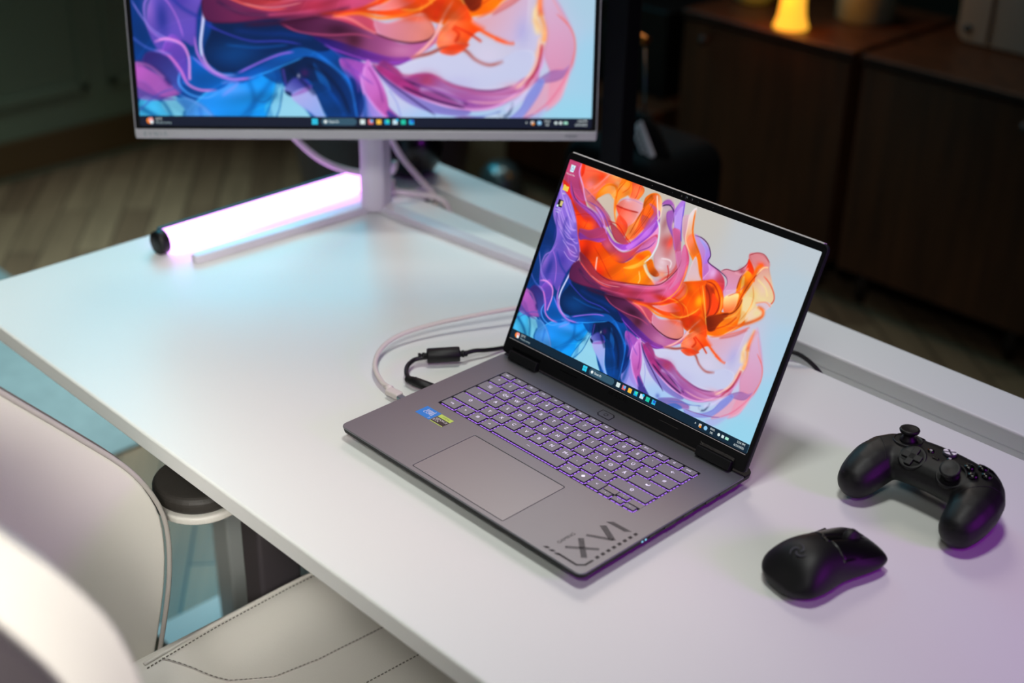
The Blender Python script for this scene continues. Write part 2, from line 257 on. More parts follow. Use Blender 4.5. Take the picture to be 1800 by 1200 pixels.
WD=[
('S',[(-0.055,.825),(.101,.808),(.204,.681),(.301,.492),(.424,.455),(.565,.45),(.722,.358),(.795,.263),(.82,.12),(.801,.008),(.689,.013),(.616,.072),(.521,.192),(.464,.14),(.457,.048),(.261,.038),(-0.009,-0.01),(-0.018,.223),(-0.027,.48)],'0c2f6c','0a4f98',(.034,.724),(.251,.06),1,.005),
('S',[(.286,.462),(.27,.387),(.241,.313),(.265,.242),(.318,.235),(.406,.27),(.508,.312),(.605,.316),(.678,.327),(.603,.408),(.496,.427),(.365,.45)],'06244f','062a5c',(.258,.414),(.576,.337),1,.005),
('G',.35,.303,.09,.052,'0d4a86',.8),
('S',[(.253,.269),(.311,.233),(.377,.243),(.477,.292),(.56,.328),(.624,.317),(.692,.271),(.741,.212),(.709,.231),(.643,.274),(.588,.292),(.492,.257),(.37,.213),(.292,.229)],'0f5ab0','1360ae',(.266,.258),(.634,.296),1,.005),
('S',[(.501,.257),(.586,.297),(.657,.279),(.725,.221),(.769,.131),(.79,.015),(.738,.02),(.697,.103),(.597,.22),(.559,.181),(.515,.206)],'06234c','0a3c7c',(.549,.265),(.728,.084),1,.005),
('S',[(.619,.275),(.666,.215),(.676,.157),(.639,.205)],'1a6cb8','1a6cb8',(.609,.271),(.69,.162),.7,.005),
('L',[(.588,.186),(.635,.135),(.675,.063),(.714,.01)],'3c8fd8',.0067,.4),
('S',[(.609,.194),(.669,.077),(.716,.024),(.778,.017),(.755,.094),(.705,.152),(.642,.206)],'063a74','0a4a90',(.609,.194),(.788,.021),.9,.005),
('S',[(.197,.131),(.291,.203),(.372,.207),(.478,.245),(.476,.16),(.451,.097),(.435,.04),(.295,.038),(.214,.047)],'2f8fe0','1c98e4',(.213,.143),(.419,.059),1,.005),
('G',.321,.182,.076,.026,'6aa2ee',.7),
('S',[(.107,.234),(.219,.177),(.299,.187),(.339,.236),(.272,.244),(.194,.297),(.17,.256)],'0c5aac','0f6cc0',(.126,.241),(.309,.21),1,.005),
('S',[(.014,.153),(.09,.131),(.152,.089),(.17,.03),(.024,.015),(-0.012,.045)],'4fb4dc','63bfe0',(.02,.139),(.141,.019),.9,.005),
('S',[(.08,.134),(.129,.158),(.164,.109),(.16,.053),(.168,.017),(.133,.017),(.115,.075)],'8fd0e6','7cc8e4',(.077,.139),(.201,.029),.9,.005),
('S',[(.134,.147),(.19,.147),(.25,.108),(.291,.037),(.204,.023),(.158,.058),(.161,.108)],'4f8fd0','5a9cdc',(.119,.141),(.291,.037),.9,.005),
('L',[(-0.002,.121),(.071,.075),(.119,.018)],'0a5088',.0117,.6),
('L',[(.067,.162),(.106,.104),(.139,.012)],'0e5a92',.01,.6),
('L',[(.161,.108),(.158,.058),(.193,.019)],'0d4f8c',.008,.7),
('L',[(.139,.165),(.212,.127),(.273,.068),(.294,.031)],'6f9ce0',.0043,.8),
('L',[(.213,.124),(.222,.05)],'2f6fc0',.01,.5),
('L',[(.497,.246),(.424,.156),(.351,.072),(.302,.041)],'0f68b0',.015,.6),
('L',[(.388,.219),(.406,.134),(.345,.038)],'0f68b0',.0133,.55),
('L',[(.494,.182),(.444,.139),(.403,.149)],'1c6fb4',.004,.8),
('S',[(.489,.212),(.479,.161),(.451,.097),(.432,.039),(.465,.039),(.486,.11),(.503,.17),(.51,.201)],'8cc8e4','7cc6e8',(.373,.169),(.565,.077),.75,.0033),
('S',[(.485,.201),(.49,.156),(.45,.135),(.442,.1),(.464,.14)],'5fb0d8','5fb0d8',(.408,.173),(.518,.128),.6,.005),
('L',[(.509,.194),(.489,.102),(.445,.038)],'1f6aa8',.004,.8),
('L',[(.489,.174),(.453,.11),(.43,.035)],'1f6aa8',.0033,.7),
('S',[(.437,.237),(.502,.201),(.504,.249),(.492,.257)],'0a4688','0a4688',(.437,.237),(.522,.208),.8,.005),
('S',[(.514,.183),(.547,.224),(.59,.218),(.609,.184),(.563,.17),(.536,.16)],'7d86cc','3c3c92',(.54,.168),(.574,.218),1,.005),
('S',[(.536,.16),(.608,.187),(.656,.087),(.706,.029),(.678,.039),(.604,.098)],'b4b6ea','8fb2ec',(.574,.165),(.668,.061),1,.005),
('S',[(.536,.16),(.603,.198),(.605,.183),(.573,.168)],'9a62b8','9a62b8',(.531,.171),(.61,.182),.6,.005),
('S',[(.516,.178),(.535,.172),(.536,.16),(.521,.167)],'06204c','06204c',(.516,.178),(.539,.161),1,.005),
('G',.565,.23,.006,.008,'f4ecff',1),
('G',.587,.242,.017,.016,'4a2460',.8),
('L',[(.511,.26),(.521,.192)],'5a4aa0',.0067,.8),
('S',[(.01,.275),(.075,.239),(.126,.192),(.148,.165),(.079,.153),(-0.006,.195),(-0.01,.242)],'b86ac0','9a62b0',(.013,.25),(.139,.165),1,.005),
('S',[(-0.012,.209),(.032,.208),(.077,.159),(.134,.147),(.084,.142),(.002,.149)],'a060b0','6a4aa0',(-0.023,.205),(.134,.147),.7,.005),
('S',[(.043,.309),(.094,.31),(.15,.281),(.156,.203),(.151,.166),(.102,.216),(.028,.265)],'3a3078','4858a8',(.057,.298),(.151,.185),1,.005),
('L',[(.0,.278),(.068,.253),(.123,.191)],'3a2a70',.0133,.7),
('L',[(-0.012,.094),(.074,.164),(.15,.188)],'4f58b0',.005,.5),
('S',[(-0.014,.876),(.056,.842),(.151,.744),(.204,.681),(.248,.601),(.274,.552),(.249,.49),(.227,.436),(.211,.334),(.161,.35),(.094,.31),(.055,.378),(.055,.442),(.083,.541),(.071,.624),(.01,.701),(-0.006,.792)],'a582e0','6a58b8',(.02,.847),(.185,.39),1,.005),
('G',.135,.612,.031,.09,'5b57b4',.6),
('G',.154,.681,.024,.052,'b79ff0',.6),
('G',.185,.612,.028,.023,'5a46a8',.6),
('G',.209,.541,.034,.029,'a96cc8',.7),
('G',.171,.496,.041,.039,'4a3fa0',.7),
('G',.105,.427,.024,.065,'2a3a90',.75),
('G',.06,.46,.021,.052,'a078cc',.6),
('S',[(.094,.31),(.13,.371),(.175,.338),(.182,.286),(.182,.212),(.161,.221),(.121,.288)],'8456c0','6a50bc',(.125,.337),(.175,.226),.9,.005),
('L',[(.039,.805),(.107,.73),(.16,.667),(.199,.664)],'d4b4fa',.0053,.6),
('L',[(.019,.783),(.083,.707),(.145,.663),(.189,.658)],'d4b4fa',.0053,.6),
('L',[(.021,.752),(.084,.66),(.153,.627),(.214,.602),(.236,.609)],'d4b4fa',.0053,.6),
('L',[(.079,.642),(.159,.588),(.215,.584),(.251,.557)],'d4b4fa',.0053,.6),
('L',[(.171,.57),(.209,.541),(.244,.536),(.267,.541)],'d4b4fa',.0053,.6),
('L',[(.054,.809),(.115,.749),(.172,.696)],'d4b4fa',.0053,.6),
('L',[(.103,.57),(.085,.516),(.051,.48),(.046,.433),(.056,.394),(.093,.359),(.143,.343)],'a884e0',.0047,.8),
('L',[(.087,.523),(.127,.482),(.156,.428),(.174,.36)],'b47cdc',.0043,.8),
('L',[(.003,.49),(.033,.435),(.073,.384),(.126,.353),(.168,.336)],'9a8ae0',.0043,.8),
('L',[(.115,.526),(.172,.465),(.23,.43),(.291,.387)],'2c3f9c',.01,.6),
('L',[(.164,.732),(.22,.655),(.27,.561),(.273,.527),(.257,.49),(.242,.403),(.232,.342),(.237,.296),(.259,.256),(.299,.232),(.353,.232)],'e0b0f4',.006,.95),
('L',[(.257,.49),(.245,.416),(.232,.342),(.233,.294)],'d8e4ff',.006,.95),
('L',[(.213,.367),(.219,.306),(.252,.253),(.292,.229),(.347,.217),(.417,.226)],'d48ae8',.006,.9),
('L',[(.07,.344),(.116,.356),(.166,.338),(.187,.294),(.186,.23),(.186,.211)],'f0a4ec',.0063,.95),
('L',[(.069,.318),(.115,.302),(.155,.251),(.178,.201),(.222,.179),(.281,.18)],'e890e0',.006,.9),
('L',[(.154,.244),(.148,.2),(.182,.164),(.239,.152),(.284,.172)],'5aa4f0',.0053,.9),
('L',[(.198,.298),(.248,.252),(.314,.218),(.378,.222)],'a484ec',.0043,.8),
('L',[(.351,.237),(.401,.262),(.458,.288),(.51,.307),(.555,.314)],'a876e4',.0053,.9),
('L',[(.388,.219),(.475,.251),(.586,.297)],'3ca0f0',.005,.8),
('L',[(.253,.406),(.326,.374),(.41,.35),(.51,.351),(.583,.339)],'4a48b4',.0047,.8),
('L',[(.291,.203),(.352,.206),(.292,.156)],'9a9cf4',.0083,.5),
('S',[(-0.003,.999),(.084,1.001),(.108,.967),(.112,.921),(.165,.858),(.218,.795),(.283,.768),(.361,.73),(.406,.682),(.583,.585),(.376,.517),(.248,.601),(.17,.718),(.07,.83),(.007,.875)],'c05078','c03a50',(.019,.989),(.304,.587),1,.005),
('S',[(.018,.973),(.076,.983),(.117,.891),(.185,.832),(.148,.822),(.037,.884)],'bc5080','b0508c',(-0.001,.968),(.185,.832),.8,.005),
('S',[(.042,.892),(.091,.82),(.132,.785),(.2,.743),(.29,.708),(.375,.697),(.38,.643),(.289,.62),(.242,.614),(.164,.732),(.094,.805)],'e03010','f06020',(.088,.835),(.314,.653),1,.005),
('S',[(.002,.887),(.068,.861),(.097,.806),(.072,.815),(.02,.847)],'d8301c','d8301c',(.002,.887),(.097,.806),.9,.005),
('G',.266,.716,.041,.029,'ff6820',.9),
('G',.243,.74,.041,.016,'c02c14',.6),
('L',[(.154,.735),(.224,.763),(.285,.763),(.323,.724)],'b02820',.004,.7),
('L',[(.239,.686),(.25,.752)],'c83818',.004,.6),
('S',[(.089,.999),(.242,.995),(.508,.998),(.515,.93),(.467,.916),(.374,.966),(.358,.915),(.281,.908),(.252,.828),(.192,.835),(.125,.909)],'f86a50','ff9048',(.123,.987),(.456,.959),1,.005),
('S',[(.089,.999),(.11,.999),(.121,.955),(.109,.936)],'e03818','e03818',(.082,.997),(.135,.943),.9,.005),
('G',.186,.911,.034,.029,'f49098',.8),
('G',.246,.969,.034,.026,'ff4a20',.8),
('G',.339,1.001,.038,.023,'f8b070',.9),
('G',.353,.969,.024,.013,'ffc890',.6),
('S',[(.252,.846),(.26,.911),(.3,.953),(.35,.949),(.381,.906),(.363,.885),(.311,.895),(.276,.866)],'f88a20','fcb070',(.258,.87),(.339,.955),1,.005),
('S',[(.255,.841),(.279,.876),(.323,.904),(.365,.88),(.403,.83),(.43,.788),(.376,.75),(.295,.787)],'d4c6ba','cfbfb0',(.237,.879),(.438,.769),.95,.005),
('S',[(.153,.886),(.257,.854),(.331,.814),(.403,.768),(.365,.738),(.295,.787),(.209,.815)],'c4788c','c05070',(.198,.868),(.383,.768),.85,.005),
('S',[(.364,.901),(.368,.979),(.391,1.016),(.435,1.004),(.462,.961),(.433,.921),(.4,.89),(.403,.83),(.436,.784),(.516,.778),(.477,.735),(.431,.767),(.387,.831)],'f88c28','fca860',(.38,.998),(.436,.784),1,.005),
('G',.404,.953,.028,.016,'ffa860',.8),
('G',.448,.818,.021,.029,'f87838',.8),
('S',[(.442,1.006),(.508,.998),(.509,.959),(.493,.918),(.46,.914),(.456,.959)],'f0603c','f88a60',(.421,1.001),(.537,.931),.9,.005),
('L',[(.495,1.0),(.495,.94),(.483,.915)],'c02c1c',.0033,.6),
('L',[(.303,.948),(.359,.946),(.374,.904),(.394,.833)],'f07818',.005,.8),
('L',[(.401,.995),(.373,.934),(.377,.889)],'c85010',.0037,.7),
('L',[(.122,.971),(.205,.988),(.255,.984)],'e85040',.004,.5),
('L',[(.153,.886),(.252,.846),(.319,.823),(.387,.787)],'a04468',.003,.7),
('L',[(.206,.876),(.256,.928),(.286,.986)],'f47060',.004,.6),
('S',[(.395,.858),(.432,.906),(.501,.926),(.573,.911),(.577,.858),(.567,.794),(.522,.765),(.447,.803)],'f08878','e8b8c4',(.428,.828),(.549,.904),1,.005),
('G',.45,.911,.024,.013,'e4cfe4',.8),
('S',[(.392,.863),(.461,.859),(.539,.858),(.527,.797),(.502,.768),(.421,.826)],'f06048','f4a098',(.429,.843),(.532,.829),.9,.005),
('L',[(.39,.859),(.461,.859),(.543,.866)],'b82c20',.0053,.8),
('L',[(.397,.88),(.422,.903),(.483,.915),(.553,.911)],'c89ac0',.0033,.7),
('S',[(.556,.906),(.553,.948),(.58,.98),(.618,.988),(.651,.965),(.671,.902),(.64,.871),(.622,.826),(.586,.77),(.55,.728),(.516,.717),(.534,.799),(.554,.875)],'fc8020','f85c30',(.599,.979),(.607,.791),1,.005),
('S',[(.556,.906),(.552,.95),(.588,.979),(.603,.971),(.585,.927)],'c86414','c86414',(.531,.962),(.623,.926),.85,.005),
('G',.635,.9,.024,.029,'ff6a28',.8),
('S',[(.593,.969),(.619,.985),(.651,.965),(.671,.911),(.66,.883),(.627,.934)],'ff7a48','f8c8a0',(.602,.956),(.651,.965),.9,.005),
('S',[(.502,.768),(.535,.815),(.558,.867),(.56,.792),(.548,.733),(.523,.719)],'ffa050','ffa050',(.469,.84),(.611,.747),.8,.005),
('L',[(.566,.9),(.549,.834),(.531,.746)],'a84810',.0043,.7),
('L',[(.59,.968),(.569,.91),(.57,.856)],'b85c18',.004,.7),
('S',[(.568,.861),(.628,.855),(.626,.807),(.588,.807)],'b85a60','b85a60',(.565,.86),(.646,.813),.7,.005),
('G',.568,.749,.034,.045,'fc8050',.8),
('S',[(.503,.728),(.5,.789),(.431,.82),(.425,.781),(.464,.747)],'f04828','f04828',(.411,.813),(.524,.735),.75,.005),
('S',[(.664,.944),(.675,.978),(.718,.99),(.757,.943),(.779,.86),(.844,.762),(.865,.679),(.825,.636),(.761,.63),(.719,.691),(.722,.752),(.694,.834)],'cdbcbc','d4a8b0',(.687,.951),(.802,.688),1,.005),
('G',.717,.865,.021,.045,'9c6068',.6),
('G',.762,.78,.041,.039,'b85050',.7),
('G',.788,.788,.021,.045,'e04838',.7),
('G',.78,.681,.031,.023,'ecd4dc',.9),
('G',.791,.73,.028,.032,'c87878',.5),
('S',[(.685,.846),(.707,.778),(.715,.735),(.699,.685),(.668,.669),(.581,.677),(.508,.684),(.593,.735),(.647,.804)],'f0a8dc','e88aa8',(.667,.825),(.67,.69),1,.005),
('S',[(.053,.895),(.086,.85),(.144,.814),(.207,.801),(.27,.789),(.332,.758),(.388,.723),(.46,.684),(.533,.698),(.575,.742),(.617,.81),(.643,.863),(.659,.913),(.684,.855),(.67,.802),(.629,.741),(.572,.68),(.52,.657),(.436,.667),(.36,.714),(.286,.753),(.219,.774),(.133,.801),(.075,.838)],'a04c98','a85cd0',(.076,.863),(.569,.703),1,.005),
('G',.316,.784,.041,.023,'a868dc',.7),
('S',[(.537,.687),(.591,.741),(.634,.815),(.662,.854),(.652,.791),(.605,.727),(.565,.678)],'d890ec','d890ec',(.487,.8),(.718,.727),.7,.005),
('S',[(.585,.927),(.623,.926),(.668,.892),(.634,.815),(.603,.781),(.617,.855),(.628,.898)],'b868a8','c060b0',(.544,.915),(.703,.813),.7,.005),
('L',[(.066,.876),(.117,.819),(.176,.798),(.265,.781),(.34,.739),(.386,.701)],'4a2048',.004,.75),
('L',[(.195,.829),(.291,.814),(.356,.775),(.409,.729),(.478,.69)],'7a48b0',.004,.8),
('L',[(.085,.998),(.092,.947),(.139,.897),(.175,.845),(.198,.821)],'e8b0f0',.006,.85),
('L',[(.354,.744),(.387,.707),(.447,.67),(.52,.657),(.565,.678)],'ecc0fc',.006,.9),
('S',[(.213,.678),(.277,.691),(.361,.73),(.433,.675),(.515,.649),(.574,.674),(.631,.735),(.688,.796),(.701,.776),(.645,.722),(.614,.672),(.593,.632),(.545,.601),(.479,.607),(.406,.645),(.355,.653),(.284,.631),(.236,.628)],'a84478','c4506c',(.231,.658),(.593,.65),1,.005),
('S',[(.221,.661),(.294,.653),(.365,.675),(.402,.681),(.357,.648),(.291,.633),(.236,.628)],'7c3c98','b850a8',(.221,.661),(.41,.665),.9,.005),
('G',.427,.652,.031,.023,'dc6a78',.8),
('S',[(.629,.723),(.685,.786),(.705,.765),(.683,.722),(.62,.674),(.589,.64)],'d078c0','d888c0',(.544,.741),(.739,.689),.8,.005),
('S',[(.393,.765),(.444,.756),(.514,.723),(.546,.702),(.498,.687),(.445,.701)],'a83848','b84060',(.393,.765),(.546,.702),.85,.005),
('L',[(.374,.771),(.442,.771),(.51,.731),(.56,.707)],'c82820',.0043,.7),
('L',[(.355,.653),(.414,.629),(.491,.598),(.545,.601),(.582,.631),(.617,.682),(.674,.725),(.7,.769)],'7c3c98',.004,.7),
('S',[(.245,.625),(.357,.648),(.411,.634),(.491,.598),(.553,.6),(.599,.637),(.632,.681),(.674,.707),(.701,.697),(.705,.672),(.677,.632),(.727,.588),(.783,.562),(.685,.528),(.563,.499),(.435,.474),(.34,.505),(.287,.55)],'e04010','fc8810',(.286,.581),(.684,.574),1,.005),
('G',.303,.571,.034,.065,'9c1c10',.75),
('G',.421,.507,.048,.032,'e02818',.7),
('G',.479,.598,.062,.032,'fc6c08',.8),
('G',.645,.661,.055,.019,'f85a10',.9),
('G',.645,.576,.076,.039,'ff9018',.7),
('S',[(.566,.58),(.64,.629),(.69,.688),(.69,.645),(.625,.594)],'fcb850','fcb850',(.539,.639),(.718,.625),.8,.005),
('L',[(.675,.637),(.712,.604),(.761,.579),(.79,.564)],'fce0b0',.008,.9),
('L',[(.662,.597),(.686,.559),(.683,.534)],'fcd090',.006,.7),
('L',[(.383,.582),(.394,.538),(.404,.507)],'fcc8c0',.0073,.95),
('L',[(.27,.57),(.342,.537),(.401,.506),(.467,.491)],'e86050',.004,.8),
('L',[(.546,.58),(.594,.543),(.622,.513)],'ff7030',.0033,.7),
('L',[(.334,.628),(.414,.576),(.485,.522),(.521,.503)],'c83010',.004,.6),
('S',[(.688,.651),(.716,.672),(.749,.641),(.789,.618),(.767,.599),(.725,.609)],'f07c10','a04008',(.698,.654),(.767,.617),1,.005),
('G',.802,.622,.034,.026,'f49070',.7),
('L',[(.783,.562),(.821,.605),(.857,.647),(.872,.697),(.861,.738),(.822,.778)],'d83828',.0117,.7),
('L',[(.814,.678),(.838,.641),(.839,.605)],'c83838',.005,.8),
('L',[(.76,.572),(.811,.584),(.841,.618)],'f4c0b0',.0067,.6),
('G',.781,.652,.031,.016,'e8d4da',.8),
('L',[(.763,.694),(.811,.703),(.833,.693),(.835,.664)],'f4e4e8',.0067,.8),
('L',[(.663,.869),(.694,.834),(.716,.766),(.714,.72),(.702,.679),(.674,.64)],'e8f0f8',.0073,.95),
('L',[(.613,.983),(.643,.923),(.67,.871)],'f8e8e4',.006,.9),
('L',[(.664,.944),(.675,.894),(.667,.861)],'f4d8c8',.006,.9),
('S',[(.661,.95),(.677,.973),(.704,.98),(.735,.96),(.756,.913),(.763,.861),(.79,.834),(.826,.786),(.783,.817),(.734,.861),(.708,.904),(.709,.934),(.722,.956),(.712,.944),(.68,.932)],'a860b8','9c68c0',(.698,.925),(.779,.86),.9,.005),
('S',[(.664,.944),(.693,.953),(.725,.957),(.735,.942),(.718,.931),(.694,.918)],'c8b8bc','c8b8bc',(.664,.944),(.74,.932),.9,.005),
('L',[(.666,.939),(.687,.951),(.715,.954),(.749,.928),(.766,.88)],'30184c',.0047,.85),
('S',[(.746,.934),(.764,.992),(.785,1.004),(.8,.962),(.817,.872),(.837,.819),(.831,.758),(.795,.806),(.773,.873)],'b888e0','9078d8',(.757,.943),(.827,.816),1,.005),
('S',[(.76,.92),(.787,.975),(.806,.913),(.82,.858),(.785,.862)],'c8a8f0','c8a8f0',(.741,.962),(.836,.863),.8,.005),
('S',[(.775,.844),(.8,.861),(.829,.846),(.863,.768),(.892,.718),(.878,.684),(.837,.744)],'d06894','b85c88',(.801,.843),(.873,.712),.9,.005),
('L',[(.787,.999),(.804,.927),(.829,.846),(.846,.807)],'6f58c4',.0047,.85),
('S',[(.807,.928),(.85,.947),(.851,.912),(.861,.856),(.868,.814),(.829,.861)],'dcb8c8','d08898',(.798,.932),(.903,.825),.85,.005),
('S',[(.868,.988),(.877,.935),(.899,.868),(.94,.822),(.987,.779),(1.027,.704),(1.084,.606),(1.065,.6),(1.002,.696),(.923,.764),(.868,.814),(.852,.883),(.839,.938),(.851,.977)],'e8e2e6','ff7818',(.859,.959),(.98,.747),1,.005),
('S',[(.873,.845),(.901,.863),(.946,.809),(.993,.766),(1.038,.678),(1.087,.607),(1.066,.606),(1.002,.696),(.934,.762),(.88,.803)],'f89070','ff7c08',(.89,.821),(.986,.749),1,.005),
('L',[(.864,.981),(.876,.92),(.895,.867),(.934,.82),(.987,.773),(1.022,.717)],'f06808',.0067,.8),
('L',[(.905,.87),(.949,.819),(.987,.779),(1.013,.729)],'7a3018',.0033,.55),
('L',[(.868,.988),(.843,.945),(.852,.883),(.868,.823),(.919,.771)],'f8d8d8',.004,.8),
('S',[(.908,.862),(.952,.861),(.994,.845),(1.031,.808),(1.036,.765),(1.107,.745),(1.16,.705),(1.175,.638),(1.09,.608),(1.038,.678),(.993,.766)],'c8a0d8','c070c0',(.948,.854),(1.087,.695),1,.005),
('S',[(.939,.857),(.988,.843),(1.031,.808),(1.036,.765),(1.013,.752),(.995,.811)],'a8a8ec','b47cdc',(.966,.845),(1.03,.763),.9,.005),
('S',[(1.038,.678),(1.055,.728),(1.038,.76),(1.107,.745),(1.156,.713),(1.175,.652),(1.155,.66),(1.099,.684)],'d8a0e0','d04858',(1.04,.723),(1.158,.676),1,.005),
('G',1.135,.682,.028,.029,'e04850',.8),
('G',1.082,.723,.021,.026,'ecc8f4',.7),
('L',[(.908,.862),(.955,.862),(1.002,.842),(1.035,.8),(1.036,.765),(1.115,.745),(1.164,.727),(1.18,.697),(1.175,.652),(1.192,.615)],'40204c',.004,.85),
('S',[(.946,.677),(.956,.769),(1.009,.698),(1.037,.666),(1.0,.651),(.956,.639)],'dcc0c8','e4c4c8',(.946,.736),(.995,.664),.95,.005),
('S',[(1.121,.747),(1.148,.765),(1.187,.769),(1.22,.786),(1.243,.828),(1.247,.849),(1.263,.812),(1.254,.708),(1.236,.688),(1.193,.644),(1.172,.66),(1.178,.702),(1.158,.733)],'d898a8','dca4cc',(1.193,.771),(1.205,.663),1,.005),
('G',1.232,.784,.017,.016,'b04858',.8),
('S',[(1.185,.67),(1.239,.703),(1.28,.789),(1.301,.739),(1.266,.664),(1.191,.632)],'e0b4d4','e8c0cc',(1.143,.743),(1.327,.679),.7,.005),
('L',[(1.121,.747),(1.148,.765),(1.193,.771),(1.224,.793),(1.245,.823),(1.247,.858)],'8c3c50',.0037,.8),
('S',[(1.238,.872),(1.271,.888),(1.309,.892),(1.35,.874),(1.373,.834),(1.398,.8),(1.422,.766),(1.446,.726),(1.448,.69),(1.427,.655),(1.4,.602),(1.342,.581),(1.297,.608),(1.282,.675),(1.301,.739),(1.286,.791),(1.258,.824)],'d89098','e8d0a8',(1.283,.875),(1.367,.719),1,.005),
('S',[(1.244,.874),(1.309,.892),(1.36,.866),(1.362,.845),(1.333,.835),(1.32,.788),(1.293,.822),(1.253,.851)],'d88a90','dca0a4',(1.244,.874),(1.384,.81),.8,.005),
('G',1.319,.845,.024,.013,'e05040',.8),
('S',[(1.247,.849),(1.284,.819),(1.309,.784),(1.314,.757),(1.28,.789),(1.251,.793),(1.249,.821)],'e83c1c','e84818',(1.23,.844),(1.319,.759),1,.005),
('S',[(1.257,.795),(1.306,.775),(1.307,.741),(1.284,.67),(1.28,.617),(1.257,.637),(1.236,.702),(1.241,.753)],'f89020','e86c10',(1.247,.763),(1.275,.644),1,.005),
('S',[(1.247,.749),(1.256,.766),(1.272,.714),(1.265,.683)],'fcc870','fcc870',(1.232,.758),(1.288,.691),.85,.005),
('L',[(1.239,.695),(1.236,.751),(1.25,.796)],'8c2c10',.0047,.7),
('L',[(1.335,.847),(1.31,.827),(1.302,.785),(1.284,.733),(1.276,.673),(1.272,.62),(1.258,.58)],'f07014',.015,.95),
('L',[(1.328,.816),(1.31,.782),(1.293,.736),(1.279,.674),(1.268,.612),(1.226,.575)],'a83c10',.005,.8),
('L',[(1.362,.845),(1.335,.833),(1.314,.789)],'fcd8a0',.0053,.8),
('G',1.371,.748,.031,.045,'ecd0c0',.7),
('G',1.334,.693,.028,.039,'f4d890',.8),
('G',1.393,.696,.038,.013,'ecdcaa',.7),
('L',[(1.351,.801),(1.398,.777),(1.436,.742),(1.449,.71),(1.434,.677)],'d8604c',.005,.85),
('L',[(1.24,.867),(1.277,.89),(1.319,.893),(1.36,.866)],'a84048',.0037,.8),
('S',[(1.367,.664),(1.411,.692),(1.445,.689),(1.43,.656),(1.393,.657)],'d8c4dc','d8c4dc',(1.362,.674),(1.456,.665),.8,.005),
('L',[(1.359,.667),(1.412,.689),(1.448,.676)],'f0a080',.005,.7),
('S',[(.833,.534),(.896,.6),(.938,.63),(1.014,.661),(1.059,.68),(1.105,.695),(1.164,.663),(1.203,.604),(1.205,.567),(1.273,.6),(1.329,.611),(1.353,.571),(1.305,.51),(1.234,.452),(1.165,.436),(1.106,.408),(1.049,.417),(1.007,.431),(.932,.434),(.835,.444),(.753,.461)],'e85018','fc7c10',(.86,.558),(1.27,.512),1,.005),
('G',.933,.598,.034,.023,'f07468',.8),
('G',1.013,.581,.048,.052,'f86008',.8),
('G',1.064,.57,.024,.026,'ffa018',.8),
('G',.915,.473,.048,.016,'d86068',.7),
('G',1.027,.468,.048,.032,'b83010',.6),
('S',[(1.066,.664),(1.122,.648),(1.15,.6),(1.153,.543),(1.136,.519),(1.101,.583)],'b03c18','d8481c',(1.083,.664),(1.148,.555),1,.005),
('S',[(1.121,.634),(1.168,.606),(1.181,.559),(1.141,.524),(1.137,.581)],'f85020','f85020',(1.097,.625),(1.195,.543),.9,.005),
('L',[(1.061,.674),(1.111,.674),(1.16,.632),(1.179,.581),(1.169,.539),(1.137,.516)],'8c1c10',.0053,.7),
('L',[(1.175,.638),(1.191,.585),(1.19,.556)],'ffb060',.0053,.8),
('S',[(1.189,.637),(1.253,.679),(1.267,.647),(1.262,.596),(1.217,.571)],'fce0a0','f87848',(1.226,.655),(1.254,.59),1,.005),
('S',[(1.132,.512),(1.192,.551),(1.243,.575),(1.23,.526),(1.201,.472),(1.165,.459)],'b04414','7c2408',(1.234,.557),(1.166,.474),1,.005),
('S',[(1.211,.505),(1.258,.58),(1.286,.633),(1.287,.662),(1.309,.612),(1.298,.566),(1.27,.512),(1.212,.471)],'f88018','fc9840',(1.226,.496),(1.286,.633),1,.005),
('G',1.278,.573,.031,.019,'fca050',.8),
('S',[(1.29,.663),(1.334,.693),(1.359,.659),(1.346,.588),(1.312,.542),(1.308,.583)],'f0dcaa','f0dcaa',(1.258,.667),(1.396,.572),.8,.005),
('L',[(1.334,.693),(1.349,.627),(1.322,.551),(1.29,.505),(1.243,.456),(1.182,.436)],'fcc890',.0053,.8),
('S',[(1.337,.594),(1.367,.648),(1.419,.652),(1.427,.617),(1.392,.582),(1.353,.557)],'f0d8c0','f0d8c0',(1.321,.631),(1.445,.59),.8,.005),
('G',1.389,.627,.021,.019,'ecdca8',.7),
('L',[(1.377,.657),(1.413,.649),(1.419,.62),(1.377,.579),(1.299,.525),(1.261,.494)],'e06830',.012,.8),
('L',[(1.049,.653),(1.106,.555),(1.145,.481),(1.168,.437)],'fcb060',.005,.9),
('L',[(1.031,.646),(1.094,.551),(1.128,.504)],'b03408',.0033,.5),
('S',[(.88,.595),(.939,.627),(.974,.612),(.973,.573),(.94,.541),(.897,.556)],'e87070','ec8c78',(.876,.605),(.997,.561),.7,.005),
('S',[(.245,.489),(.283,.524),(.347,.491),(.418,.468),(.531,.482),(.652,.517),(.786,.557),(.841,.6),(.873,.652),(.882,.715),(.869,.77),(.874,.801),(.919,.756),(.935,.703),(.938,.63),(.919,.549),(.868,.498),(.789,.464),(.687,.438),(.574,.429),(.457,.426),(.342,.411),(.256,.42)],'5c2450','d8608c',(.264,.448),(.789,.549),1,.005),
('G',.632,.474,.11,.029,'c04058',.8),
('G',.819,.565,.062,.029,'dc86b0',.85),
('G',.893,.674,.028,.052,'d880a8',.8),
('G',.861,.513,.062,.016,'d83418',.85),
('G',.412,.435,.062,.026,'6c2450',.6),
('G',.555,.428,.09,.016,'501c3c',.6),
('S',[(.267,.569),(.337,.548),(.421,.507),(.504,.498),(.615,.514),(.55,.482),(.44,.463),(.348,.489),(.293,.521)],'7c2840','c04858',(.287,.55),(.504,.498),.9,.005),
('L',[(.283,.524),(.336,.497),(.405,.47),(.475,.457),(.539,.463)],'e86460',.0053,.85),
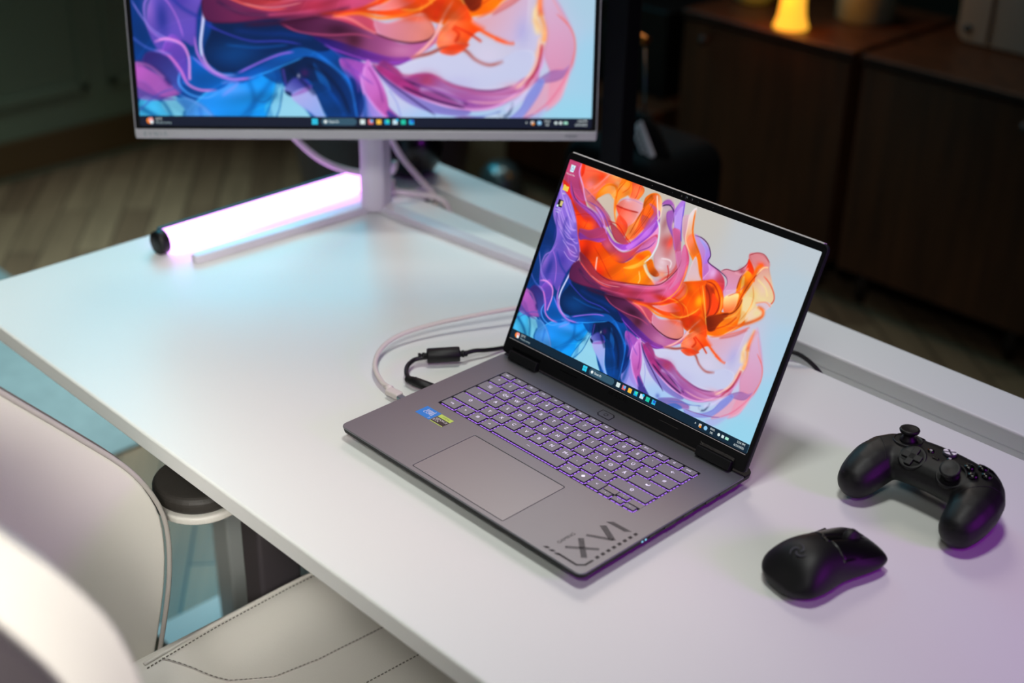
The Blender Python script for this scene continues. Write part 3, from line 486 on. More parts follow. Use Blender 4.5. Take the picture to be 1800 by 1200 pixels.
('L',[(.385,.479),(.447,.466),(.517,.468),(.589,.483)],'f0a0a0',.0033,.7),
('L',[(.401,.506),(.507,.492),(.649,.522),(.778,.557),(.835,.598),(.88,.678),(.883,.73)],'7c2038',.0043,.75),
('L',[(.929,.716),(.932,.642),(.919,.573),(.865,.503),(.79,.462)],'ff9850',.0067,.85),
('L',[(.5,.419),(.611,.435),(.755,.455),(.857,.479)],'a84868',.0047,.6),
('S',[(.837,.744),(.863,.768),(.871,.8),(.906,.752),(.925,.684),(.913,.621),(.873,.569),(.889,.658)],'d88cb8','d88cb8',(.784,.772),(.971,.602),.6,.005),
('L',[(.857,.479),(.932,.518),(.975,.568),(.974,.612)],'fc9030',.0073,.8),
('S',[(.809,.462),(.873,.485),(.932,.518),(.978,.495),(.935,.471),(.874,.458)],'e8a0a8','ec7060',(.827,.463),(.963,.49),1,.005),
('S',[(.51,.413),(.594,.429),(.687,.438),(.764,.419),(.842,.386),(.892,.359),(.935,.345),(1.003,.355),(1.045,.385),(1.051,.412),(1.05,.358),(1.002,.316),(.942,.287),(.869,.284),(.79,.291),(.698,.325),(.621,.368),(.545,.388)],'4c1c40','c070a8',(.563,.41),(.978,.331),1,.005),
('S',[(.621,.368),(.706,.352),(.795,.324),(.88,.301),(.955,.298),(.912,.27),(.834,.277),(.741,.298),(.678,.327)],'2c2070','8c40a0',(.666,.354),(.904,.288),1,.005),
('G',.708,.39,.055,.026,'38142c',.8),
('G',.761,.357,.034,.032,'401828',.7),
('G',.927,.321,.048,.026,'cc88b4',.8),
('S',[(.627,.441),(.734,.46),(.823,.431),(.849,.389),(.802,.393),(.725,.42)],'c05070','c84860',(.627,.441),(.849,.389),.9,.005),
('L',[(.687,.438),(.748,.429),(.808,.395),(.851,.375)],'f49090',.0067,.8),
('L',[(.51,.413),(.575,.383),(.677,.373),(.771,.376),(.834,.362)],'c05a80',.0047,.7),
('L',[(.653,.34),(.745,.306),(.832,.283),(.926,.281),(.989,.305)],'9c58c8',.0043,.8),
('L',[(.687,.438),(.777,.448),(.859,.432),(.945,.447),(1.021,.481),(1.056,.523)],'fc8028',.0087,.9),
('S',[(.834,.423),(.885,.417),(.998,.451),(1.028,.424),(1.045,.385),(1.02,.359),(.959,.348),(.892,.359),(.846,.379)],'d890a8','dc8c80',(.858,.392),(1.023,.392),1,.005),
('G',.97,.432,.048,.013,'e86848',.7),
('L',[(.834,.38),(.892,.359),(.959,.348),(1.02,.359),(1.045,.385)],'501830',.0047,.85),
('L',[(1.11,.498),(1.074,.441),(1.047,.38),(1.012,.335),(.959,.291)],'fcc0b8',.008,.95),
('L',[(1.093,.536),(1.06,.474),(1.04,.42)],'e83018',.0133,.5),
('S',[(1.06,.391),(1.095,.434),(1.145,.481),(1.173,.433),(1.221,.404),(1.187,.385),(1.167,.366),(1.146,.334),(1.109,.32),(1.052,.335)],'f88860','fc5818',(1.081,.384),(1.174,.374),1,.005),
('G',1.095,.369,.021,.019,'fc8870',.8),
('G',1.11,.439,.021,.016,'fcb080',.8),
('L',[(1.102,.401),(1.126,.38),(1.111,.348)],'c83010',.008,.7),
('L',[(1.106,.408),(1.159,.384),(1.208,.352)],'d03818',.0067,.8),
('L',[(1.159,.433),(1.189,.404),(1.245,.372),(1.299,.352)],'fc5c18',.01,.95),
('L',[(1.25,.368),(1.299,.352),(1.322,.352)],'f04c18',.01,.8),
('S',[(1.172,.427),(1.238,.445),(1.274,.487),(1.332,.526),(1.368,.545),(1.37,.477),(1.359,.386),(1.313,.351),(1.246,.378),(1.201,.402)],'e0b0bc','d0c0e0',(1.229,.448),(1.344,.381),.85,.01),
('L',[(1.184,.431),(1.27,.474),(1.337,.516),(1.38,.555)],'e07060',.0073,.6),
('L',[(1.413,.556),(1.412,.498),(1.392,.45),(1.404,.375)],'f8e0b0',.015,.95),
('L',[(1.421,.553),(1.408,.491),(1.413,.441)],'e87850',.015,.9),
('L',[(1.383,.439),(1.422,.381),(1.414,.335),(1.396,.299)],'f4c89c',.015,.8),
('L',[(1.406,.456),(1.428,.398),(1.423,.353)],'fcb070',.0133,.8),
('L',[(1.435,.529),(1.469,.471),(1.507,.414)],'f09070',.005,.7),
('S',[(1.416,.565),(1.459,.51),(1.513,.416),(1.533,.353),(1.531,.281),(1.505,.219),(1.486,.154),(1.436,.113),(1.44,.158),(1.446,.247),(1.425,.311),(1.433,.386),(1.414,.493)],'dcb8d4','e090b0',(1.417,.523),(1.508,.272),.75,.0083),
('L',[(1.463,.454),(1.515,.403),(1.533,.339),(1.519,.262)],'f06858',.0047,.5),
('S',[(1.452,.249),(1.513,.245),(1.48,.151),(1.406,.103),(1.352,.084)],'e49ab4','f0b0c0',(1.306,.191),(1.549,.162),.7,.0067),
('S',[(1.398,.216),(1.449,.254),(1.496,.261),(1.514,.274),(1.493,.231),(1.45,.214)],'9c70b0','9c70b0',(1.392,.231),(1.527,.245),.7,.005),
('L',[(1.516,.269),(1.493,.214),(1.446,.146),(1.388,.098)],'e07898',.0053,.6),
('S',[(.906,.259),(1.04,.312),(1.111,.315),(1.159,.304),(1.212,.286),(1.277,.297),(1.334,.325),(1.391,.312),(1.359,.212),(1.27,.194),(1.149,.188),(1.065,.214),(1.027,.244),(.967,.231),(.924,.244)],'d4d4ec','ccd0ea',(.953,.261),(1.295,.216),.9,.0083),
('L',[(.956,.296),(1.023,.312),(1.078,.333),(1.142,.327),(1.186,.291),(1.235,.274),(1.285,.288)],'a04438',.0087,.8),
('S',[(1.059,.319),(1.106,.343),(1.162,.346),(1.138,.32),(1.101,.306)],'f04c20','f04c20',(1.057,.325),(1.168,.331),.8,.005),
('S',[(.86,.287),(.909,.26),(.937,.231),(.98,.242),(1.028,.242),(1.077,.213),(1.147,.193),(1.232,.185),(1.31,.198),(1.352,.227),(1.387,.241),(1.407,.275),(1.402,.223),(1.352,.18),(1.264,.127),(1.165,.111),(1.085,.127),(.992,.156),(.903,.206),(.839,.249)],'8c3c80','b068a8',(.894,.269),(1.252,.155),.95,.0067),
('G',1.016,.219,.034,.026,'b04870',.8),
('G',1.282,.167,.09,.019,'d09ac8',.8),
('G',1.343,.2,.055,.016,'ecaab8',.7),
('G',1.171,.137,.041,.019,'9c64b4',.6),
('L',[(.914,.223),(1.001,.195),(1.09,.158),(1.162,.133)],'3c1c50',.006,.8),
('L',[(.985,.189),(1.061,.183),(1.148,.134)],'c8a8dc',.0133,.7),
('L',[(1.074,.218),(1.147,.193),(1.24,.182),(1.319,.202)],'7c3c70',.0053,.6),
('L',[(.833,.246),(.912,.186),(1.023,.144),(1.125,.119),(1.238,.122),(1.317,.166),(1.412,.262),(1.421,.352)],'e8b0e4',.006,.8),
('L',[(1.415,.35),(1.407,.289),(1.384,.234),(1.359,.189)],'b83850',.0117,.85),
('L',[(1.407,.376),(1.402,.31),(1.383,.251),(1.325,.187)],'f8d0c0',.008,.8),
('S',[(.841,.244),(.955,.172),(1.068,.126),(1.165,.111),(1.136,.093),(1.021,.107),(.917,.157)],'8070c0','7c68b8',(.841,.244),(1.167,.106),.7,.005),
('S',[(.712,.294),(.796,.278),(.82,.242),(.83,.184),(.887,.115),(.953,.05),(.899,.046),(.822,.09),(.782,.181),(.729,.238)],'b060c0','a858b0',(.757,.279),(.91,.063),.95,.005),
('S',[(.795,.263),(.816,.283),(.87,.169),(.87,.093),(.809,.146),(.792,.201)],'d488d8','c068b4',(.797,.233),(.866,.137),1,.005),
('S',[(.791,.169),(.839,.112),(.91,.039),(.829,.031),(.773,.071)],'9c8ce0','b0b0f0',(.738,.149),(.91,.039),.85,.005),
('S',[(.824,.274),(.884,.25),(.96,.204),(.998,.158),(.906,.198)],'a83c80','a83c80',(.824,.274),(.998,.158),.8,.005),
('S',[(.871,.109),(.91,.088),(.987,.033),(.924,.032),(.894,.057)],'3c3c8c','3c3c8c',(.871,.109),(.987,.033),.85,.005),
('L',[(.821,.273),(.866,.222),(.955,.157),(1.046,.093)],'3c2868',.0047,.8),
('L',[(.708,.261),(.763,.214),(.79,.163),(.794,.094),(.794,.042)],'14509c',.0133,.6),
('S',[(.743,.225),(.77,.208),(.792,.14),(.774,.086),(.758,.157)],'082a6c','082a6c',(.716,.215),(.816,.103),.8,.005),
('L',[(.799,.27),(.786,.214),(.793,.164)],'e0a0e8',.005,.8),
('L',[(.628,.309),(.698,.257),(.741,.212),(.762,.112),(.769,.044)],'3480d8',.006,.7),
('L',[(.657,.347),(.707,.307),(.762,.251),(.83,.2)],'7850b8',.005,.5),
('L',[(.879,.185),(.907,.138),(.926,.069)],'98a0e0',.0033,.7),
('G',1.022,.062,.014,.013,'5c6cc0',.6),
('S',[(1.028,.05),(1.072,.074),(1.136,.093),(1.21,.088),(1.223,.075),(1.187,.06),(1.138,.049),(1.082,.035)],'7470b4','a070b0',(1.044,.056),(1.199,.074),.85,.005),
('S',[(1.082,.035),(1.13,.067),(1.179,.063),(1.143,.036)],'4c78c0','4c78c0',(1.077,.046),(1.183,.053),.8,.005),
('S',[(1.193,.063),(1.271,.071),(1.338,.116),(1.372,.182),(1.41,.227),(1.428,.211),(1.395,.145),(1.345,.084),(1.27,.05),(1.213,.041)],'9a9cdc','8890d8',(1.24,.061),(1.405,.201),.85,.005),
('L',[(1.079,.058),(1.158,.084),(1.226,.094),(1.278,.112)],'6c78c0',.005,.7),
('L',[(1.261,.102),(1.279,.092),(1.303,.102),(1.32,.144)],'303858',.0073,.6),
('L',[(1.193,.063),(1.271,.071),(1.351,.086),(1.396,.102)],'8c60a0',.004,.7),
('S',[(1.217,.09),(1.267,.105),(1.285,.094),(1.269,.076),(1.225,.07)],'c8d8ec','c8d8ec',(1.217,.09),(1.29,.084),.8,.005),
('L',[(1.288,.113),(1.34,.152),(1.394,.226)],'d8d8f8',.0117,.7),
('S',[(1.328,.059),(1.389,.096),(1.442,.13),(1.4,.069),(1.354,.041)],'b4b4e4','b4b4e4',(1.32,.079),(1.461,.085),.6,.01),
('L',[(.213,.897),(.247,.938),(.294,1.013)],'f8a0a0',.01,.6),
('L',[(.188,.843),(.245,.897),(.279,.947)],'ec7c7c',.008,.6),
('L',[(.255,.841),(.256,.891),(.288,.937),(.342,.95),(.384,.901)],'f08018',.0073,.8),
('L',[(.367,.963),(.399,.997),(.433,.992),(.431,.961),(.399,.927)],'e86818',.0053,.7),
('L',[(.586,.976),(.562,.926),(.561,.895)],'9c4c10',.0073,.7),
('L',[(.609,.958),(.598,.88),(.567,.794),(.543,.726)],'c05818',.004,.7),
('L',[(.611,.893),(.591,.826),(.557,.748)],'a04010',.003,.7),
('L',[(.261,.818),(.32,.786),(.361,.746),(.396,.704)],'d8acf8',.006,.7),
('L',[(.136,.812),(.212,.79),(.287,.769),(.356,.722)],'c070c8',.0087,.6),
('L',[(.509,.487),(.655,.509),(.79,.546),(.862,.595),(.896,.66)],'ec80a8',.008,.6),
('L',[(.378,.405),(.522,.414),(.648,.439),(.757,.468)],'461636',.012,.6),
('L',[(.645,.444),(.773,.459),(.868,.498),(.932,.559),(.956,.621)],'e44420',.0087,.65),
('L',[(.489,.443),(.634,.471),(.767,.514),(.857,.563)],'a83450',.0117,.5),
('S',[(1.006,.473),(1.07,.507),(1.135,.489),(1.164,.429),(1.091,.426),(1.018,.429)],'a82c0c','c84414',(.996,.481),(1.164,.429),.6,.01),
('G',1.062,.575,.021,.026,'ffb020',.8),
('G',.958,.5,.028,.016,'f04818',.7),
('G',.996,.62,.034,.023,'fc7c10',.7),
('G',1.113,.651,.017,.019,'8c2810',.6),
('L',[(.924,.461),(.992,.464),(1.047,.502),(1.081,.546)],'ffa040',.0053,.8),
('L',[(.873,.527),(.945,.531),(1.004,.519),(1.037,.477)],'f8a040',.0043,.6),
('L',[(.926,.539),(.978,.522),(1.005,.484)],'d83818',.0053,.6),
('L',[(1.062,.657),(1.106,.62),(1.13,.564),(1.13,.517)],'7c1c0c',.0067,.6),
('L',[(1.286,.665),(1.284,.624),(1.258,.58),(1.21,.557)],'7c2408',.006,.7),
('L',[(1.224,.539),(1.281,.582),(1.294,.639)],'ffc060',.006,.6),
('L',[(1.202,.479),(1.259,.523),(1.294,.576)],'c84410',.006,.6),
('L',[(1.313,.743),(1.343,.682),(1.335,.613),(1.308,.552)],'f0a860',.0047,.7),
('L',[(1.326,.776),(1.382,.752),(1.412,.714)],'f4e4a8',.0073,.6),
('L',[(1.195,.766),(1.238,.769),(1.26,.811)],'e8b0c0',.0087,.6),
('L',[(1.205,.648),(1.25,.687),(1.278,.731)],'d87078',.0043,.6),
('G',1.123,.207,.069,.029,'c2bee4',.5),
('G',1.348,.388,.028,.052,'b4b4e0',.6),
('G',1.222,.305,.055,.039,'dcd4ea',.6),
('L',[(1.238,.445),(1.315,.488),(1.374,.539)],'c85850',.008,.5),
('L',[(1.025,.348),(1.096,.351),(1.155,.344)],'e07868',.005,.5),
('L',[(.926,.197),(1.039,.15),(1.149,.122)],'2c1448',.006,.7),
('L',[(.969,.208),(1.085,.169),(1.185,.131)],'9450a0',.0067,.7),
('L',[(1.153,.178),(1.263,.171),(1.349,.188),(1.411,.233)],'b46498',.0073,.6),
('L',[(1.149,.146),(1.257,.142),(1.352,.18),(1.411,.25)],'f0b8c8',.0067,.6),
('L',[(.873,.274),(.927,.237),(.994,.235),(1.047,.231),(1.104,.2),(1.186,.184)],'b44c80',.0087,.6),
('L',[(.78,.245),(.795,.177),(.836,.119),(.9,.059)],'e8a8f0',.006,.7),
('L',[(.728,.275),(.763,.232),(.775,.17)],'8048a8',.0067,.6),
('L',[(.808,.268),(.843,.205),(.859,.135)],'8c3c94',.0053,.6),
('L',[(.589,.273),(.66,.237),(.713,.171),(.742,.089)],'04183c',.0107,.6),
('L',[(.532,.259),(.576,.213),(.623,.162)],'04183c',.01,.5),
('L',[(.649,.209),(.701,.135),(.733,.055)],'0f50a0',.008,.6),
('L',[(-0.009,.855),(.045,.791),(.095,.736),(.157,.692)],'e4ccff',.0033,.6),
('L',[(-0.002,.793),(.051,.723),(.11,.668),(.175,.634)],'e4ccff',.0033,.6),
('L',[(.017,.713),(.084,.65),(.161,.611),(.214,.621)],'e4ccff',.0033,.6),
('L',[(.127,.593),(.193,.558),(.247,.55)],'e4ccff',.0033,.6),
('L',[(.085,.797),(.132,.747),(.179,.699)],'e4ccff',.0033,.6),
('L',[(.159,.54),(.214,.511),(.264,.511)],'e4ccff',.0033,.6),
('L',[(.001,.842),(.013,.75),(.058,.652),(.074,.561)],'5040a0',.008,.5),
('L',[(.106,.714),(.115,.638),(.162,.589)],'4c44a0',.0113,.45),
('L',[(-0.026,.383),(.044,.326),(.132,.301)],'6c78d8',.006,.6),
('L',[(-0.011,.274),(.047,.262),(.102,.216)],'e090d0',.008,.5),
('L',[(.345,.387),(.439,.376),(.527,.375),(.625,.36)],'10387c',.0133,.6),
('L',[(.313,.338),(.42,.328),(.536,.338)],'1460a8',.0067,.5),
('L',[(.315,.471),(.41,.441),(.528,.444),(.639,.458)],'cc5c84',.0053,.6),
('L',[(.291,.488),(.374,.447),(.475,.438)],'382048',.01,.6)]

def display(name,parent,x0,x1,z0,z1,y,W,H,v0=0,v1=1):
    """picture shown by a screen: a fine mesh in the local XZ plane whose points carry the wallpaper colours"""
    I=paint(W+1,H+1,WBG,WD,v0,v1).reshape(-1,3); I=np.clip(I**1.10,0,1); _l=I.mean(1,keepdims=True); I=np.clip(_l+(I-_l)*1.12,0,1); I=np.where(I<=.04045,I/12.92,((I+.055)/1.055)**2.4)
    xs=np.linspace(x0,x1,W+1); zs=np.linspace(z0,z1,H+1); X,Z=np.meshgrid(xs,zs)
    co=np.stack([X.ravel(),np.full(X.size,y),Z.ravel()],1)
    j,i=np.meshgrid(np.arange(H),np.arange(W),indexing='ij'); a=(j*(W+1)+i).ravel()
    F=np.stack([a,a+1,a+W+2,a+W+1],1)
    me=bpy.data.meshes.new(name); me.vertices.add(len(co)); me.vertices.foreach_set('co',co.ravel())
    me.loops.add(F.size); me.loops.foreach_set('vertex_index',F.ravel()); me.polygons.add(len(F))
    me.polygons.foreach_set('loop_start',np.arange(len(F))*4); me.polygons.foreach_set('loop_total',np.full(len(F),4)); me.update()
    at=me.color_attributes.new('Col','FLOAT_COLOR','POINT'); at.data.foreach_set('color',np.concatenate([I,np.ones((len(I),1))],1).ravel())
    me.materials.append(M['display']); o=bpy.data.objects.new(name,me); COL.objects.link(o); o.parent=parent; return o
# ================================================================ room
def struct(name,mb,m,**k): return tag(mb.build(name,m,**k),kind='structure')
FZ=-.72
struct('floor',MB().box(-3.2,3,-3,3,FZ-.05,FZ),M['floor'])
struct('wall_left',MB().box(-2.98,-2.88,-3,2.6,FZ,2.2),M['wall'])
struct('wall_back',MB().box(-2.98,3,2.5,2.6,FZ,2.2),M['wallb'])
struct('baseboard_left',MB().box(-2.88,-2.86,-3,2.5,FZ+.02,FZ+.12),M['base'],bevel=.004)
struct('baseboard_back',MB().box(-2.86,3,2.48,2.5,FZ+.02,FZ+.12),M['base'],bevel=.004)
mb=MB()
for y0,y1 in((-.9,.05),(.12,1.0),(1.07,1.95)):
    for z0,z1 in((-.5,.02),(.09,1.3)):
        for a in((y0,y1,z0,z0+.025),(y0,y1,z1-.025,z1),(y0,y0+.025,z0,z1),(y1-.025,y1,z0,z1)): mb.box(-2.88,-2.868,*a)
struct('trim_1',mb,M['wall'],bevel=.003)
rug=tag(MB().box(-2.35,-1.366,-2.2,.42,FZ,FZ+.008).build('rug',M['rug'],bevel=.003),'flat grey rug on the parquet left of the desk','rug')
# ================================================================ sideboards and what stands on them
def cabinet(name,x0,x1,y0,y1,z0,z1,label,knobs,legs=True,doors=1,gx=.004):
    r=empty(name,((x0+x1)/2,y0,FZ)); L=Matrix.Translation(-Vector(r.location))
    T=L
    MB().box(x0,x1,y0+.018,y1,z0,z1-.018,0,T).build('body',M['walnut'],r,bevel=.002)
    MB().box(x0-.003,x1+.003,y0-.004,y1,z1-.018,z1,0,T).build('top_board',M['walnut'],r,bevel=.003)
    MB().box(x0,x1,y0-.0045,y0-.004,z1-.016,z1-.004,0,T).build('edge_band',M['walnutd'],r)
    w=(x1-x0)/doors
    for i in range(doors):
        d=MB().box(x0+i*w+gx,x0+(i+1)*w-gx,y0,y0+.018,z0+.004,z1-.024,0,T).build('door',M['walnut'],r,bevel=.002)
        kx,kz=knobs[i]; tag(MB().lathe([(0.0,0),(.004,0),(.004,.012),(.011,.016),(.011,.022),(0,.024)],T=T@Matrix.Translation((kx,y0,kz))@Matrix.Rotation(math.radians(90),4,'X')).build('knob',M['steel'] if doors==3 else M['walnutd'],d),None)
    for x in(x0+.05,x1-.05):
        for y in(y0+.05,y1-.05):
            MB().lathe([(.012,0),(.02,z0-FZ)],c=(x,y,FZ),n=16,T=T).build('leg',M['walnutd'],r)
    return tag(r,label,'cabinet')
cabinet('sideboard',-1.341,-.843,1.845,2.29,-.63,-.10,'walnut sideboard standing under the glowing orange lamp',[(-1.262,-.160)])
cabinet('sideboard',-.816,-.316,1.845,2.29,-.63,-.10,'walnut sideboard carrying the pale rounded appliance, right of the dark gap',[(-.40,-.160)])
cabinet('low_cabinet',-2.55,-1.398,1.82,2.25,-.665,-.382,'low brown cabinet with small knobs standing left of the taller sideboards',[(-2.28,-.438),(-1.9,-.438),(-1.516,-.438)],doors=3)
# orange lamp
r=empty('table_lamp',(-1.062,1.905,-.10))
MB().lathe([(.041,0),(.042,.004),(.039,.010),(.033,.03),(.030,.06),(.030,.10),(.032,.13)]).build('shade',M['lamp'],r)
MB().lathe([(.032,.13),(.032,.15),(0,.152)]).build('cap',M['brass'],r)
r.scale=(1.0,1.0,1.0)
tag(r,'glowing orange lamp with a flared foot on the walnut sideboard','lamp')
pl=bpy.data.lights.new('orange_bulb','POINT'); pl.energy=.9; pl.color=lin('ff9020'); pl.shadow_soft_size=.03
o=bpy.data.objects.new('orange_bulb',pl); COL.objects.link(o); o.location=(-1.045,1.82,.02)
tag(MB().lathe([(.066,0),(.070,.004),(.074,.12),(.070,.124),(.066,.12),(.0,.118)],c=(-.99,2.11,-.10)).build('flower_pot',M['pot']),'grey ceramic pot beside the glowing lamp on the sideboard','pot')
tag(MB().lathe([(.045,0),(.05,.004),(.058,.03),(.05,.05),(.0,.052)],c=(-1.275,2.04,-.10)).build('glass_bowl',M['glassg']),'green glass bowl left of the glowing lamp on the sideboard','bowl')
r=empty('kitchen_appliance',(-.735,2.10,-.10))
mesh_obj('body',plate_mesh([rrect(0,.34,0,.26,.03,8)],-.0,.14,.004),M['appl'],r).rotation_euler=(math.radians(90),0,0)
r.children[0].location=(0,.14,.004)
MB().box(.077,.084,-.002,.002,.012,.25).build('groove',M['walnutd'],r)
MB().lathe([(.010,0),(.010,.004),(0,.004)],T=Matrix.Translation((.026,.001,.036))@Matrix.Rotation(math.radians(90),4,'X'),n=20).build('socket',M['gloss'],r)
for x in(.04,.28): MB().box(x,x+.02,.03,.11,0,.005).build('foot',M['rubber'],r)
tag(r,'pale grey appliance with rounded corners on the right sideboard','appliance')
# dark hi-fi box on the low cabinet
r=empty('speaker_box',(-1.60,2.0,-.382)); MB().box(-.23,.145,-.08,.16,0,.235).build('body',M['black'],r,bevel=.006)
MB().lathe([(.07,0),(.074,.004),(.05,.006),(.0,.002)],T=Matrix.Translation((-.02,-.081,.115))@Matrix.Rotation(math.radians(90),4,'X')).build('cone',M['rubber'],r)
tag(r,'black box speaker standing on the low brown cabinet','speaker')
# suitcase
r=empty('suitcase',(-.735,1.06,FZ))
mesh_obj('body',plate_mesh([rrect(-.17,.075,0,.585,.05,8)],-.10,.10,.02,3),M['fabric'],r,True).rotation_euler=(math.radians(90),0,0); r.children[0].location=(0,0,.03)
MB().tube([(-.115,-.02,.60),(-.10,-.03,.625),(-.045,-.04,.665),(.0,-.04,.655),(.035,-.04,.61)],.013,10).build('carry_handle',M['fabric'],r)
t=MB().box(-.015,.015,-.002,.002,-.036,.036).build('luggage_label',M['labelg'],r,bevel=.001,loc=(.0,-.06,.635),rot=(math.radians(-10),math.radians(-42),0)); tag(t,'pale grey printed label')
m2=MB()
for k in range(5): m2.box(-.008,-.001,-.0026,-.0023,-.026+k*.011,-.0205+k*.011).box(.003,.0055,-.0026,-.0023,-.026+k*.011,-.018+k*.011)
m2.build('print',M['bin'],t)
MB().tube([(-.045,0,.60),(-.062,0,.80)],.0022,8,smooth_path=False).tube([(-.125,0,.60),(-.13,0,.80)],.0022,8,smooth_path=False).build('pull_rod',M['steel'],r)
MB().tube([(-.135,0,.80),(-.10,0,.808),(-.055,0,.80)],.009,10).build('grip',M['brass'],r)
for x in(-.14,.07): MB().lathe([(.0,-.012),(.022,-.012),(.022,.012),(0,.012)],T=Matrix.Translation((x,0,.022))@Matrix.Rotation(math.radians(90),4,'Y')).build('wheel',M['rubber'],r)
tag(r,'black soft suitcase with a grey luggage label behind the laptop screen','suitcase')
# black pole
r=empty('pole_stand',(-.425,.575,FZ)); MB().box(-.020,.020,-.016,.016,.0,1.75).build('pole',M['pole'],r,bevel=.003)
mesh_obj('base_plate',plate_mesh([rrect(-.12,.12,-.04,.2,.02)],0,.012,.002),M['black'],r)
tag(r,'tall black pole standing behind the desk beside the monitor','stand')
# floor items
r=empty('waste_bin',(-1.50,1.0,FZ)); MB().lathe([(.14,0),(.142,.004),(.205,.50),(.21,.51),(.203,.51),(.137,.01),(0,.008)],n=48).build('bucket',M['bin'],r); MB().lathe([(.207,.50),(.213,.505),(.207,.513),(.202,.507)],n=48,cap=False).build('rim',M['bin'],r)
tag(r,'dark grey tapered bin on the floor seen below the monitor','bin')
r=empty('storage_box',(-2.0,1.62,FZ)); MB().box(-.15,.16,-.1,.1,0,.21).build('body',M['basket'],r,bevel=.01); MB().box(-.16,.17,-.11,.11,.21,.235).build('box_lid',M['basket'],r,bevel=.006)
tag(r,'pale green storage box on the floor below the monitor','box')
tag(MB().lathe([(.03,0),(.04,.004),(.046,.05),(.04,.09),(.03,.1),(0,.1)],c=(-2.03,1.44,FZ)).build('steel_cup',M['steel']),'shiny steel cup on the floor in front of the green box','cup')
tag(MB().lathe([(.045,0),(.06,.01),(.066,.10),(.05,.16),(.03,.18),(.0,.182)],c=(-1.70,1.56,FZ)).build('steel_kettle',M['steel']),'grey steel pot on the floor right of the black box','pot')
tag(MB().box(-1.93,-1.82,1.38,1.50,FZ,FZ+.20).build('black_box',M['black'],bevel=.006),'small black box on the floor between green box and steel pot','box')
# ================================================================ desk
desk=empty('desk',(0,0,FZ)); DZ=Matrix.Translation((0,0,-FZ))
def dplate(name,outl,z0,z1,bev,m):
    o=mesh_obj(name,plate_mesh(outl,z0-FZ,z1-FZ,bev,3),m,desk); return o
dplate('tabletop',[rrect(-.788,1.0,-.277,.50,.012),[(x,y) for x,y in rrect(-.672,.96,.379,.424,.006)][::-1]],-.0235,0,.003,M['desk'])
T=DZ
MB().box(-.672,.96,.376,.3785,-.09,-.024,0,T).box(-.672,.96,.4245,.427,-.09,-.004,0,T).box(-.672,.96,.376,.427,-.093,-.09,0,T).build('cable_tray',M['desk'],desk)
for x in(-.745,.88):
    s=1 if x<0 else -1
    lg=MB().box(x+s*.005,x+s*.05,.03,.10,FZ+.06,-.035,0,T).build('leg',M['desk_leg'],desk,bevel=.003)
    MB().box(x-s*.045,x+s*.03,-.07,.33,FZ+.012,FZ+.06,0,T).build('foot',M['desk_leg'],desk,bevel=.004)
    for y in(-.04,.30): MB().lathe([(.018,0),(.018,.012),(0,.012)],c=(x,y,0),n=20).build('glide',M['rubber'],desk)
MB().box(-.74,.875,.045,.085,-.065,-.024,0,T).build('cross_beam',M['desk_leg'],desk,bevel=.002)
tag(desk,'large white desk with a rear cable slot carrying the laptop and monitor','desk')
# white computer tower on floor under the desk
r=empty('computer_tower',(-.612,.342,FZ)); MB().box(-.10,.10,-.2,.2,.015,.44).build('case',M['desk_leg'],r,bevel=.004)
for x in(-.08,.08):
    for y in(-.17,.17): MB().lathe([(.012,0),(.012,.015),(0,.015)],c=(x,y,0),n=16).build('foot',M['rubber'],r)
tag(r,'plain white computer tower on the floor under the desk','computer')
# ================================================================ laptop
lap=empty('laptop',(0,0,0))
W2=.1775; D2=.1288
KX0,KX1,KY0,KY1=-.1436,.1431,-.0200,.0836
base=mesh_obj('base',plate_mesh([rrect(-W2,W2,-D2,.1115,.008,6,(.003,.003,.008,.008)),rrect(KX0,KX1,KY0,KY1,.002)[::-1],rrect(-.0659,.0675,-.1225,-.0362,.002)[::-1]],.0152,.017,.0006,2),M['deck'],lap,False)
tag(base,'grey metal keyboard deck')
def frustum(o1,z1,o2,z2):
    mb=MB(); mb.rings([[(x,y,z1) for x,y in o1],[(x,y,z2) for x,y in o2]],smooth=False); return mb
under=MB(); A=rrect(-W2+.0003,W2-.0003,-D2+.0003,.1285,.0078,6,(.010,.010,.0078,.0078)); B=rrect(-W2+.0012,W2-.0012,-D2+.0012,.1280,.0078,6,(.010,.010,.0078,.0078)); B2=rrect(-W2+.013,W2-.013,-D2+.013,.118,.006); Cc=rrect(-W2+.020,W2-.020,-D2+.020,.112,.006)
under.rings([[(x,y,.0035) for x,y in Cc],[(x,y,.0062) for x,y in B2],[(x,y,.0106) for x,y in B],[(x,y,.0151) for x,y in A]],smooth=False); bot=under.build('bottom_case',M['deckd'],lap)
bk=MB(); bk.rings([[(x,y,.0151) for x,y in rrect(-W2,W2,.112,.1288,.003,6,(.011,.011,.001,.001))],[(x,y,.0168) for x,y in rrect(-W2+.0006,W2-.0006,.112,.1282,.003,6,(.0105,.0105,.001,.001))]],smooth=False); bk.build('rear_vent_strip',M['deckd'],lap)
for x in(-.13,.13):
    for y in(-.105,.105): MB().lathe([(.009,0),(.009,.006),(0,.006)],c=(x,y,0),n=20).build('rubber_foot',M['rubber'],bot)
